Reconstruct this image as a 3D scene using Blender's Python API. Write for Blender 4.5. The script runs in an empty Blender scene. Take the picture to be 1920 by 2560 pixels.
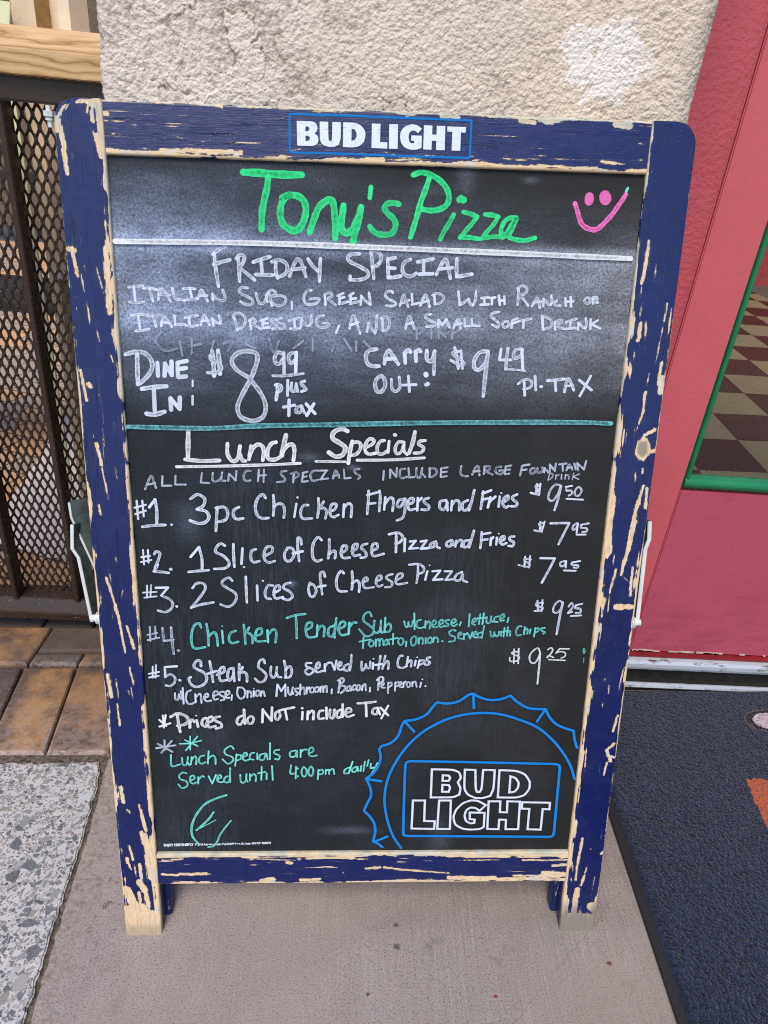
import bpy, bmesh, math, random
import numpy as np
from mathutils import Vector, Matrix, geometry
R = math.radians
random.seed(7)
scene = bpy.context.scene
col = scene.collection

# ------------------------------------------------------------------ camera
cam_data = bpy.data.cameras.new('camera')
cam = bpy.data.objects.new('camera', cam_data)
col.objects.link(cam)
CAM_POS = Vector((-0.0207, -0.5368, 0.9382))
yaw, pitch, roll = 0.0491, 0.5074, 0.0392
fwd = Vector((math.sin(yaw)*math.cos(pitch), math.cos(yaw)*math.cos(pitch), -math.sin(pitch)))
right0 = Vector((math.cos(yaw), -math.sin(yaw), 0))
up0 = right0.cross(fwd)
cright = math.cos(roll)*right0 + math.sin(roll)*up0
cup = -math.sin(roll)*right0 + math.cos(roll)*up0
cam.matrix_world = Matrix(((cright.x, cup.x, -fwd.x, CAM_POS.x), (cright.y, cup.y, -fwd.y, CAM_POS.y),
                           (cright.z, cup.z, -fwd.z, CAM_POS.z), (0, 0, 0, 1)))
cam_data.sensor_fit = 'VERTICAL'
cam_data.sensor_height = 36.0
cam_data.sensor_width = 27.0
cam_data.lens = 36.0*1743.48/2560.0
cam_data.clip_start = 0.02
cam_data.clip_end = 300
scene.camera = cam

# ------------------------------------------------------------------ light
SUN_EL, SUN_AZ = 56.0, 194.0            # degrees; azimuth measured from +Y, clockwise
world = bpy.data.worlds.new('World')
scene.world = world
world.use_nodes = True
wn = world.node_tree
bg = wn.nodes['Background']
sky = wn.nodes.new('ShaderNodeTexSky')
sky.sky_type = 'NISHITA'
sky.sun_disc = False
sky.sun_elevation = R(SUN_EL)
sky.sun_rotation = R(SUN_AZ)
sky.dust_density = 0.8
sky.ozone_density = 1.6
sky.air_density = 1.0
wn.links.new(sky.outputs[0], bg.inputs[0])
bg.inputs[1].default_value = 0.085
sun_data = bpy.data.lights.new('sun', 'SUN')
sun_data.energy = 1.5
sun_data.angle = R(30)
sun_data.color = (1.0, 0.93, 0.83)
sun = bpy.data.objects.new('sun', sun_data)
col.objects.link(sun)
sd = Vector((math.sin(R(SUN_AZ))*math.cos(R(SUN_EL)), math.cos(R(SUN_AZ))*math.cos(R(SUN_EL)), math.sin(R(SUN_EL))))
sun.rotation_euler = sd.to_track_quat('Z', 'Y').to_euler()
sun.location = sd*20
vs = scene.view_settings
scene.display_settings.display_device = 'sRGB'
vs.view_transform = 'Standard'
vs.look = 'None'
vs.gamma = 1.0
vs.exposure = 1.08
vs.use_curve_mapping = False
scene.cycles.max_bounces = 8
scene.cycles.transparent_max_bounces = 16
scene.cycles.use_denoising = False
scene.cycles.pixel_filter_type = 'BLACKMAN_HARRIS'
scene.cycles.filter_width = 1.1

# ------------------------------------------------------------------ helpers
def tag(o, label=None, cat=None, group=None, kind=None):
    if label: o['label'] = label
    if cat: o['category'] = cat
    if group: o['group'] = group
    if kind: o['kind'] = kind
    return o

def empty(name, label, cat, mat=None):
    o = bpy.data.objects.new(name, None)
    col.objects.link(o)
    o.empty_display_size = 0.1
    if mat is not None: o.matrix_world = mat
    return tag(o, label, cat)

def link(name, me, mat, parent=None, smooth=False):
    o = bpy.data.objects.new(name, me)
    col.objects.link(o)
    if mat is not None:
        for m in (mat if isinstance(mat, (list, tuple)) else [mat]): me.materials.append(m)
    if smooth:
        me.polygons.foreach_set('use_smooth', [True]*len(me.polygons))
    if parent is not None: o.parent = parent
    return o

def from_data(name, verts, faces, mat, parent=None, smooth=False, attrs=None):
    me = bpy.data.meshes.new(name)
    me.from_pydata([tuple(map(float, v)) for v in verts], [], [tuple(map(int, f)) for f in faces])
    me.update()
    if attrs:
        for k, vals in attrs.items():
            a = me.attributes.new(k, 'FLOAT', 'POINT')
            a.data.foreach_set('value', np.asarray(vals, dtype=np.float32))
    return link(name, me, mat, parent, smooth)

class MB:
    """collects boxes, prisms and tubes into one mesh"""
    def __init__(self): self.v = []; self.f = []
    def box(self, a, b, M=None):
        x0, y0, z0 = a; x1, y1, z1 = b
        vs_ = [Vector(p) for p in ((x0,y0,z0),(x1,y0,z0),(x1,y1,z0),(x0,y1,z0),(x0,y0,z1),(x1,y0,z1),(x1,y1,z1),(x0,y1,z1))]
        if M: vs_ = [M @ p for p in vs_]
        n = len(self.v); self.v += vs_
        self.f += [tuple(n+i for i in q) for q in ((0,3,2,1),(4,5,6,7),(0,1,5,4),(1,2,6,5),(2,3,7,6),(3,0,4,7))]
    def prism(self, prof, axis, a, b):
        """prof: closed 2-D profile in the plane across axis ('x': (y,z); 'y': (x,z); 'z': (x,y))"""
        n = len(self.v); m = len(prof)
        def put(p, t): return Vector((t, p[0], p[1])) if axis == 'x' else Vector((p[0], t, p[1])) if axis == 'y' else Vector((p[0], p[1], t))
        self.v += [put(p, a) for p in prof] + [put(p, b) for p in prof]
        self.f += [tuple(n+i for i in range(m)), tuple(n+m+i for i in reversed(range(m)))]
        self.f += [(n+(i+1) % m, n+i, n+m+i, n+m+(i+1) % m) for i in range(m)]
    def tube(self, pts, r, seg=10, caps=True):
        pts = [Vector(p) for p in pts]; n0 = len(self.v)
        for i, p in enumerate(pts):
            t = (pts[min(i+1, len(pts)-1)] - pts[max(i-1, 0)]).normalized()
            a = Vector((0, 0, 1)) if abs(t.z) < 0.9 else Vector((1, 0, 0))
            s = t.cross(a).normalized(); u = s.cross(t)
            rr = r[i] if isinstance(r, (list, tuple)) else r
            self.v += [p + rr*(math.cos(2*math.pi*k/seg)*s + math.sin(2*math.pi*k/seg)*u) for k in range(seg)]
        for i in range(len(pts)-1):
            for k in range(seg):
                a = n0+i*seg+k; b = n0+i*seg+(k+1) % seg
                self.f.append((a, b, b+seg, a+seg))
        if caps:
            self.f.append(tuple(n0+k for k in reversed(range(seg))))
            e = n0+(len(pts)-1)*seg
            self.f.append(tuple(e+k for k in range(seg)))
    def build(self, name, mat, parent=None, smooth=False, bevel=0, seg=2):
        me = bpy.data.meshes.new(name)
        me.from_pydata([tuple(p) for p in self.v], [], self.f)
        bm = bmesh.new(); bm.from_mesh(me)
        bmesh.ops.recalc_face_normals(bm, faces=bm.faces)
        if bevel:
            ed = [e for e in bm.edges if len(e.link_faces) == 2 and e.calc_face_angle(0) > 0.5]
            bmesh.ops.bevel(bm, geom=ed, offset=bevel, segments=seg, affect='EDGES', clamp_overlap=True)
        bm.to_mesh(me); bm.free()
        return link(name, me, mat, parent, smooth)

def hash2(ix, iy, seed):
    h = np.sin(ix*127.1 + iy*311.7 + seed*74.7)*43758.5453
    return h - np.floor(h)
def vnoise(x, y, seed=0):
    ix = np.floor(x); iy = np.floor(y); fx = x-ix; fy = y-iy
    fx = fx*fx*(3-2*fx); fy = fy*fy*(3-2*fy)
    a = hash2(ix, iy, seed); b = hash2(ix+1, iy, seed); c = hash2(ix, iy+1, seed); d = hash2(ix+1, iy+1, seed)
    return (a*(1-fx)+b*fx)*(1-fy) + (c*(1-fx)+d*fx)*fy
def worley(x, y, seed=0):
    ix = np.floor(x); iy = np.floor(y); best = np.full(x.shape, 9.0)
    for dx in (-1, 0, 1):
        for dy in (-1, 0, 1):
            cx = ix+dx; cy = iy+dy
            px = cx+hash2(cx, cy, seed); py = cy+hash2(cx, cy, seed+31)
            rr = 0.6+0.8*hash2(cx, cy, seed+57)
            best = np.minimum(best, np.hypot(x-px, y-py)/rr)
    return best
def fbm(x, y, seed=0, oct=4):
    s = 0; amp = 0.5
    for i in range(oct):
        s = s + amp*vnoise(x*2**i, y*2**i, seed+i*13); amp *= 0.5
    return s/(1-0.5**oct)
def sstep(a, b, x):
    t = np.clip((x-a)/(b-a), 0, 1); return t*t*(3-2*t)

# ---- material helpers
class Mat:
    def __init__(self, name):
        self.m = bpy.data.materials.new(name); self.m.use_nodes = True
        self.t = self.m.node_tree; self.b = self.t.nodes['Principled BSDF']; self.out = self.t.nodes['Material Output']
        self.b.inputs['Roughness'].default_value = 0.8
    def node(self, typ, props=None, **inp):
        n = self.t.nodes.new(typ)
        for k, v in (props or {}).items(): setattr(n, k, v)
        for k, v in inp.items():
            key = k.replace('_', ' ')
            s = n.inputs[int(k[1:])] if k[0] == 'i' and k[1:].isdigit() else n.inputs[key]
            self.put(s, v)
        return n
    def put(self, s, v):
        if hasattr(v, 'is_linked') or isinstance(v, bpy.types.NodeSocket): self.t.links.new(v, s)
        elif isinstance(v, (tuple, list)) and len(v) == 3 and s.type == 'RGBA': s.default_value = (*v, 1)
        elif isinstance(v, (int, float)) and s.type == 'RGBA': s.default_value = (v, v, v, 1)
        else: s.default_value = v
    def coord(self, kind='Object', scale=(1, 1, 1), loc=(0, 0, 0), rot=(0, 0, 0)):
        c = self.node('ShaderNodeTexCoord')
        mp = self.node('ShaderNodeMapping', Vector=c.outputs[kind], Scale=scale, Location=loc, Rotation=rot)
        return mp.outputs[0]
    def noise(self, vec, scale, detail=4, rough=0.55, dist=0.0):
        return self.node('ShaderNodeTexNoise', Vector=vec, Scale=scale, Detail=detail, Roughness=rough, Distortion=dist).outputs['Fac']
    def vor(self, vec, scale, feature='F1', rnd=1.0):
        return self.node('ShaderNodeTexVoronoi', {'feature': feature}, Vector=vec, Scale=scale, Randomness=rnd)
    def ramp(self, fac, stops, interp='LINEAR'):
        r = self.node('ShaderNodeValToRGB', Fac=fac); e = r.color_ramp
        e.interpolation = interp
        while len(e.elements) > 1: e.elements.remove(e.elements[-1])
        e.elements[0].position = stops[0][0]; c = stops[0][1]
        e.elements[0].color = (*c, 1) if isinstance(c, (tuple, list)) else (c, c, c, 1)
        for p, c in stops[1:]:
            el = e.elements.new(p); el.color = (*c, 1) if isinstance(c, (tuple, list)) else (c, c, c, 1)
        return r.outputs[0]
    def mix(self, fac, a, b, mode='MIX'):
        n = self.t.nodes.new('ShaderNodeMix'); n.data_type = 'RGBA'; n.blend_type = mode
        for s, v in ((n.inputs[0], fac), (n.inputs[6], a), (n.inputs[7], b)): self.put(s, v)
        return n.outputs[2]
    def math(self, op, a, b=0.0, c=None, clamp=False):
        n = self.t.nodes.new('ShaderNodeMath'); n.operation = op; n.use_clamp = clamp
        self.put(n.inputs[0], a); self.put(n.inputs[1], b)
        if c is not None: self.put(n.inputs[2], c)
        return n.outputs[0]
    def mr(self, v, a, b, c=0.0, d=1.0, clamp=True):
        n = self.node('ShaderNodeMapRange', i0=v, i1=a, i2=b, i3=c, i4=d); n.clamp = clamp
        return n.outputs[0]
    def attr(self, name):
        return self.node('ShaderNodeAttribute', {'attribute_name': name}).outputs['Fac']
    def sep(self, vec):
        return self.node('ShaderNodeSeparateXYZ', Vector=vec).outputs
    def bump(self, h, strength=0.3, dist=0.001, normal=None):
        n = self.node('ShaderNodeBump', Height=h, Strength=strength, Distance=dist)
        if normal is not None: self.put(n.inputs['Normal'], normal)
        return n.outputs[0]
    def set(self, color=None, rough=None, normal=None, metal=None, spec=None):
        for k, v in (('Base Color', color), ('Roughness', rough), ('Normal', normal), ('Metallic', metal), ('Specular IOR Level', spec)):
            if v is not None: self.put(self.b.inputs[k], v)
        return self.m
# ------------------------------------------------------------------ materials
def painted_frame(name, axis):
    """navy paint over pine: 'peel' > 0 is bare wood; grain runs along axis (0 = x, 1 = y)"""
    m = Mat(name)
    st = (8, 1, 1) if axis == 1 else (1, 8, 1)
    st2 = tuple(s if s > 1 else 0.25 for s in st)
    v1 = m.coord(scale=st2)
    fine = m.noise(m.coord(scale=st), 260, 5, 0.65)
    peel = m.math('ADD', m.attr('peel'), m.math('MULTIPLY', m.math('SUBTRACT', fine, 0.5), 3.4))
    bare = m.mr(peel, 0.0, 0.12)
    rim = m.mr(m.math('ABSOLUTE', m.math('ADD', peel, 0.15)), 0.0, 0.35, 1.0, 0.0)
    grain = m.noise(v1, 240, 6, 0.6, 0.3)
    grain2 = m.noise(m.coord(scale=st2), 40, 3, 0.5, 0.8)
    wood = m.ramp(grain, [(0.25, (0.50, 0.31, 0.15)), (0.5, (0.70, 0.51, 0.30)), (0.75, (0.80, 0.65, 0.45))])
    wood = m.mix(m.mr(grain2, 0.45, 0.7, 0.0, 0.5), wood, (0.72, 0.58, 0.40))
    grey = m.mix(grain, (0.30, 0.33, 0.29), (0.52, 0.55, 0.47))
    wood = m.mix(m.math('MULTIPLY', m.attr('weather'), m.mr(m.noise(m.coord(), 60, 4), 0.3, 0.6)), wood, grey)
    wood = m.mix(m.math('MULTIPLY', m.mr(m.noise(m.coord(), 38, 4, 0.65), 0.54, 0.64), 0.7), wood, m.mix(grain, (0.42, 0.40, 0.36), (0.66, 0.64, 0.60)))
    wood = m.mix(m.attr('dirt'), wood, m.mix(grain, (0.13, 0.12, 0.10), (0.26, 0.24, 0.205)))
    st3 = tuple(s if s > 1 else 0.05 for s in st)
    st3 = tuple(1.0 if s > 1 else s for s in st3) if axis == 1 else tuple(1.0 if s > 1 else s for s in st3)
    cracks = m.noise(m.coord(scale=st3), 230, 2, 0.5, 0.4)
    crk = m.math('MULTIPLY', m.mr(m.math('ABSOLUTE', m.math('SUBTRACT', cracks, 0.5)), 0.004, 0.016, 1.0, 0.0), m.mr(m.noise(m.coord(scale=st2), 30, 3), 0.50, 0.60))
    scuff = m.math('MULTIPLY', m.mr(m.noise(m.coord(scale=(1, 1, 1)), 26, 6, 0.7), 0.5, 0.75), 0.28)
    paint = m.mix(m.noise(m.coord(), 9, 3), (0.0008, 0.0062, 0.066), (0.0012, 0.0090, 0.096))
    paint = m.mix(scuff, paint, (0.035, 0.045, 0.115))
    paint = m.mix(m.math('MULTIPLY', crk, 0.9), paint, (0.001, 0.0015, 0.006))
    speck = m.mr(m.noise(m.coord(), 520, 2, 0.4), 0.77, 0.79)
    paint = m.mix(m.math('MULTIPLY', speck, 0.6), paint, (0.5, 0.5, 0.45))
    semi = m.mr(m.math('ABSOLUTE', m.math('ADD', peel, 0.55)), 0.0, 0.6, 0.45, 0.0)
    paint = m.mix(m.math('MULTIPLY', semi, m.mr(m.noise(m.coord(), 50, 4, 0.65), 0.4, 0.6)), paint, (0.085, 0.095, 0.150))
    grime = m.math('MULTIPLY', m.mr(m.noise(m.coord(scale=st), 55, 5, 0.7), 0.50, 0.66), 0.55)
    wood = m.mix(grime, wood, (0.30, 0.20, 0.115))
    c = m.mix(bare, paint, wood)
    c = m.mix(m.math('MULTIPLY', rim, 0.45), c, (0.02, 0.02, 0.035))  # dark line round each chip paints the shadow of the lifted paint
    rough = m.mix(bare, m.math('ADD', 0.24, m.math('MULTIPLY', m.noise(m.coord(), 70, 4), 0.2)), 0.75)
    h = m.math('SUBTRACT', m.math('ADD', m.math('MULTIPLY', grain, 0.25), m.math('MULTIPLY', m.math('SUBTRACT', 1.0, bare), 0.8)), m.math('MULTIPLY', crk, 0.7))
    h = m.math('ADD', h, m.math('MULTIPLY', m.noise(m.coord(scale=st2), 120, 3), 0.25))
    return m.set(c, rough, m.bump(h, 0.5, 0.0008), spec=0.50)

def chalkboard():
    m = Mat('chalkboard_slate')
    d = m.attr('dust'); s = m.attr('smear')
    grain = m.noise(m.coord(), 900, 3, 0.75)
    grain2 = m.noise(m.coord(), 380, 4, 0.6)
    soft = m.noise(m.coord(), 22, 5, 0.6)
    g = m.math('ADD', m.math('MULTIPLY', m.mr(grain, 0.30, 0.70), 0.75), m.math('MULTIPLY', m.mr(grain2, 0.35, 0.65), 0.45))
    f = m.math('MULTIPLY', m.math('MULTIPLY', d, 1.25), m.math('MULTIPLY', g, m.mr(m.math('ADD', m.math('MULTIPLY', soft, 0.5), m.math('MULTIPLY', m.noise(m.coord(scale=(0.35, 1.6, 1), rot=(0, 0, R(6))), 60, 5, 0.65), 0.5)), 0.36, 0.62, 0.55, 1.3)))
    streak = m.noise(m.coord(scale=(6, 0.5, 1)), 70, 5, 0.65)
    f = m.math('ADD', f, m.math('MULTIPLY', s, m.mr(streak, 0.42, 0.72, 0.0, 0.045)))
    f = m.math('ADD', f, m.math('MULTIPLY', m.mr(m.noise(m.coord(), 620, 2, 0.4), 0.76, 0.78), 0.22), clamp=True)
    warm = m.mr(m.sep(m.coord())[0], -0.1, 0.26)
    base = m.mix(warm, (0.0068, 0.0100, 0.0125), (0.0125, 0.0122, 0.0112))
    base = m.mix(m.mr(streak, 0.3, 0.7, 0.0, 0.5), base, (0.008, 0.009, 0.0095))
    chalk = m.mix(warm, (0.36, 0.43, 0.61), (0.38, 0.40, 0.47))
    c = m.mix(f, base, chalk)
    return m.set(c, m.math('ADD', 0.55, m.math('MULTIPLY', soft, 0.15)), m.bump(grain2, 0.12, 0.0004), spec=0.22)

def chalk(name, colr, alpha=1.0, gap=0.30, edge_mix=0.25, steady=False):
    m = Mat(name)
    g = m.noise(m.coord(), 1000, 3, 0.75)
    g2 = m.noise(m.coord(), 260, 3, 0.65)
    g3 = m.noise(m.coord(), 75, 3, 0.6)
    e = m.attr('edge')
    amt = 1.0 if steady else m.attr('amount')
    dens = m.math('ADD', m.math('MULTIPLY', g, 0.50), m.math('MULTIPLY', g2, 0.50))
    dens = m.math('ADD', dens, m.math('MULTIPLY', m.math('SUBTRACT', g3, 0.5), 0.25))
    dens = m.math('ADD', dens, m.math('MULTIPLY', e, 0.12))
    a = m.math('MULTIPLY', m.math('MULTIPLY', m.mr(dens, gap-0.04, gap+0.20, 0.25 if not steady else 0.8, 1.0), alpha), amt)
    dark = tuple(c*(0.58 if not steady else 0.9) for c in colr)
    c = m.mix(m.mr(m.math('ADD', m.math('MULTIPLY', g2, 0.8), m.math('MULTIPLY', e, edge_mix)), 0.30, 0.72), dark, colr)
    m.set(c, 0.85, spec=0.2)
    tr = m.node('ShaderNodeBsdfTransparent')
    mx = m.node('ShaderNodeMixShader', i0=a, i1=tr.outputs[0], i2=m.b.outputs[0])
    m.t.links.new(mx.outputs[0], m.out.inputs[0])
    return m.m

CH = {
 'green': chalk('green_chalk', (0.040, 0.70, 0.25), gap=0.32),
 'pink': chalk('pink_chalk', (0.78, 0.17, 0.46), gap=0.32),
 'mint': chalk('mint_chalk', (0.19, 0.66, 0.58), gap=0.36, edge_mix=0.35),
 'teal': chalk('teal_chalk', (0.15, 0.55, 0.52), gap=0.40, edge_mix=0.35),
 'aqua': chalk('aqua_chalk', (0.15, 0.46, 0.50), gap=0.46),
 'white': chalk('white_chalk', (0.58, 0.63, 0.74), gap=0.38, edge_mix=0.35),
 'bright': chalk('bright_chalk', (0.68, 0.70, 0.73), gap=0.34, edge_mix=0.35),
 'dusty': chalk('dusty_chalk', (0.42, 0.46, 0.56), gap=0.48, edge_mix=0.35),
 'ghost': chalk('erased_chalk', (0.40, 0.44, 0.56), alpha=0.60, gap=0.46),
 'blue': chalk('printed_blue', (0.006, 0.19, 0.58), gap=0.05, edge_mix=0.6, steady=True),
}
def print_white():
    m = Mat('printed_white')
    w = m.math('MAXIMUM', m.mr(m.noise(m.coord(), 130, 5, 0.7), 0.52, 0.70, 0.0, 0.5), m.mr(m.noise(m.coord(scale=(0.15, 1, 1), rot=(0, 0, R(-8))), 520, 3, 0.6), 0.66, 0.70, 0.0, 0.8))
    return m.set(m.mix(w, (0.62, 0.67, 0.75), (0.28, 0.31, 0.40)), 0.45)
M_PRINT = print_white()

def stucco():
    m = Mat('stucco')
    pos = m.coord()
    x, y, z = m.sep(pos)
    n = m.noise(pos, 9, 4)
    c = m.mix(m.mr(x, -0.2, 0.15), (0.73, 0.625, 0.55), (0.74, 0.61, 0.47))  # pinkish left to tan right: tint of the light put into the colour
    c = m.mix(m.mr(n, 0.35, 0.7, 0.0, 0.5), c, (0.63, 0.54, 0.46))
    c = m.mix(m.mr(m.noise(pos, 160, 4), 0.6, 0.75, 0.0, 0.30), c, (0.32, 0.25, 0.17))
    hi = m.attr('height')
    c = m.mix(m.mr(hi, -2.0, -0.5, 0.75, 0.0), c, (0.22, 0.16, 0.115))  # low spots coloured darker, painting shade into crevices and cracks
    # scuffed white patch
    dx = m.math('DIVIDE', m.math('SUBTRACT', x, 0.172), 0.046); dz = m.math('DIVIDE', m.math('SUBTRACT', z, 1.010), 0.034)
    r = m.math('SQRT', m.math('ADD', m.math('MULTIPLY', dx, dx), m.math('MULTIPLY', dz, dz)))
    r = m.math('ADD', r, m.math('MULTIPLY', m.math('SUBTRACT', m.noise(pos, 48, 6, 0.8), 0.5), 3.0))
    k = m.math('MULTIPLY', m.mr(r, 0.92, 0.99, 1.0, 0.0), m.mr(m.math('ADD', hi, m.math('MULTIPLY', m.noise(pos, 400, 2), 0.8)), -0.5, 0.05))
    c = m.mix(m.math('MULTIPLY', k, 0.85), c, (0.86, 0.79, 0.74))
    h = m.math('ADD', m.math('MULTIPLY', m.noise(pos, 300, 5, 0.7), 1.0), m.math('MULTIPLY', m.vor(pos, 420, 'SMOOTH_F1').outputs['Distance'], -0.7))
    return m.set(c, 0.5, m.bump(h, 0.8, 0.0022), spec=0.45)
M_STUCCO = stucco()

def door_paint(name, c1, c2, horiz=False):
    m = Mat(name)
    pos = m.coord(scale=(0.25, 1, 1.0) if horiz else (1, 1, 0.12))
    n = m.noise(pos, 110, 5, 0.6)
    big = m.noise(m.coord(), 7, 4)
    c = m.mix(m.mr(big, 0.3, 0.7), c1, c2)
    dirt = m.mr(m.noise(m.coord(), 30, 6, 0.7), 0.62, 0.8, 0.0, 0.4)
    c = m.mix(dirt, c, tuple(v*0.55 for v in c1))
    z = m.sep(m.coord())[2]
    low = m.math('MULTIPLY', m.mr(z, 0.30, 0.13), m.mr(m.noise(m.coord(scale=(1, 1, 3)), 14, 5, 0.7), 0.45, 0.75))
    c = m.mix(m.math('MULTIPLY', low, 0.45), c, (0.09, 0.02, 0.035))
    chips = m.mr(m.noise(m.coord(), 330, 2, 0.4), 0.78, 0.80)
    c = m.mix(m.math('MULTIPLY', chips, 0.7), c, (0.12, 0.03, 0.035))
    h = m.math('ADD', m.math('MULTIPLY', n, 0.7), m.math('MULTIPLY', m.noise(m.coord(), 90, 4), 0.8))
    return m.set(c, m.math('ADD', 0.36, m.math('MULTIPLY', n, 0.15)), m.bump(h, 0.35, 0.0012), spec=0.45)
M_DOOR = door_paint('rose_red_paint', (0.53, 0.095, 0.115), (0.58, 0.110, 0.132))
M_DOOR_LOW = door_paint('magenta_red_paint', (0.42, 0.068, 0.108), (0.48, 0.085, 0.138), True)
def orange_peel(mat):
    nt = mat.node_tree; b = nt.nodes['Principled BSDF']
    b.inputs['Roughness'].links and nt.links.remove(b.inputs['Roughness'].links[0])
    b.inputs['Roughness'].default_value = 0.25
    tc = nt.nodes.new('ShaderNodeTexCoord'); n = nt.nodes.new('ShaderNodeTexNoise'); n.inputs['Scale'].default_value = 170
    n.inputs['Detail'].default_value = 3; nt.links.new(tc.outputs['Object'], n.inputs['Vector'])
    bp = nt.nodes.new('ShaderNodeBump'); bp.inputs['Strength'].default_value = 0.6; bp.inputs['Distance'].default_value = 0.0025
    nt.links.new(n.outputs['Fac'], bp.inputs['Height']); nt.links.new(bp.outputs[0], b.inputs['Normal'])
    return mat
M_JAMB = door_paint('glossy_rose_paint', (0.52, 0.085, 0.105), (0.47, 0.070, 0.090))
orange_peel(M_JAMB)

def simple(name, c, rough=0.6, metal=0.0, var=0.3, scale=40, bump=0.15, spec=0.5, c2=None):
    m = Mat(name)
    n = m.noise(m.coord(), scale, 5, 0.6)
    cc = m.mix(m.mr(n, 0.3, 0.7), tuple(v*(1-var) for v in c), c2 or tuple(min(1, v*(1+var)) for v in c))
    return m.set(cc, m.math('ADD', rough-0.08, m.math('MULTIPLY', n, 0.16)), m.bump(n, bump, 0.001), metal, spec)
def green_paint():
    m = Mat('green_bead_paint')
    n = m.noise(m.coord(scale=(1, 1, 0.4)), 120, 4)
    c = m.mix(m.mr(m.noise(m.coord(), 20, 3), 0.3, 0.7), (0.006, 0.155, 0.060), (0.008, 0.205, 0.085))
    chip = m.mr(m.noise(m.coord(), 130, 4, 0.6), 0.71, 0.72)
    c = m.mix(chip, c, (0.62, 0.56, 0.45))
    return m.set(c, 0.38, m.bump(n, 0.3, 0.001))
M_GREEN = green_paint()
M_DARKGAP = simple('dark_joint', (0.012, 0.008, 0.007), 0.9)

def aluminium():
    m = Mat('worn_aluminium')
    n = m.noise(m.coord(scale=(0.3, 1, 1)), 90, 6, 0.7)
    w = m.mr(n, 0.56, 0.66)
    c = m.mix(w, (0.52, 0.55, 0.60), (0.06, 0.052, 0.048))
    return m.set(c, m.mix(w, 0.32, 0.8), m.bump(n, 0.2, 0.0008), m.mr(w, 0, 1, 0.30, 0.0))
M_ALU = aluminium()
M_SILL_DARK = simple('grimy_shaded_threshold', (0.014, 0.011, 0.009), 0.7, var=0.6, scale=60, bump=0.4)  # grime, plus the shade of recess and gap darkened into the colour
M_STEEL = simple('galvanised_steel', (0.72, 0.75, 0.75), 0.45, 0.35, 0.1, 60)
M_STEEL_DARK = simple('tarnished_steel', (0.085, 0.105, 0.10), 0.45, 0.5, 0.3, 60)

def gate_paint(name='brown_gate_paint', dust=1.0):
    m = Mat(name)
    n = m.noise(m.coord(), 200, 4)
    c = m.mix(m.noise(m.coord(), 16, 3), (0.022, 0.0115, 0.0075), (0.040, 0.0215, 0.0145))
    z = m.sep(m.coord())[2]
    sp = m.mr(m.noise(m.coord(scale=(1, 1, 0.6)), 420, 3, 0.5), 0.665, 0.70)
    lowmask = m.math('MULTIPLY', m.mr(z, 0.85, 0.25, 0.25, 1.0), m.mr(m.noise(m.coord(), 18, 3), 0.42, 0.62))
    c = m.mix(m.math('MULTIPLY', m.math('MULTIPLY', sp, lowmask), 0.8*dust), c, (0.55, 0.50, 0.46))
    return m.set(c, 0.42, m.bump(n, 0.35, 0.0008), spec=0.45)
M_GATE = gate_paint()

def rail_wood():
    m = Mat('treated_timber')
    p = m.coord(scale=(0.35, 3, 3))
    d = m.noise(p, 7, 3, 0.5, 1.0)
    w = m.node('ShaderNodeTexWave', {'bands_direction': 'Z', 'wave_type': 'BANDS'}, Vector=m.coord(scale=(0.25, 1, 1)), Scale=26, Distortion=9, Detail=3, Detail_Scale=1.4)
    g = m.noise(m.coord(scale=(0.06, 1, 1)), 420, 5, 0.6)
    c = m.ramp(w.outputs['Fac'], [(0.0, (0.30, 0.155, 0.055)), (0.10, (0.46, 0.28, 0.115)), (0.6, (0.56, 0.36, 0.165)), (1.0, (0.64, 0.44, 0.235))])
    c = m.mix(m.mr(g, 0.35, 0.7, 0.0, 0.4), c, (0.40, 0.26, 0.13))
    return m.set(c, 0.6, m.bump(g, 0.3, 0.0008), spec=0.35)
M_RAIL = rail_wood()

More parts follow.
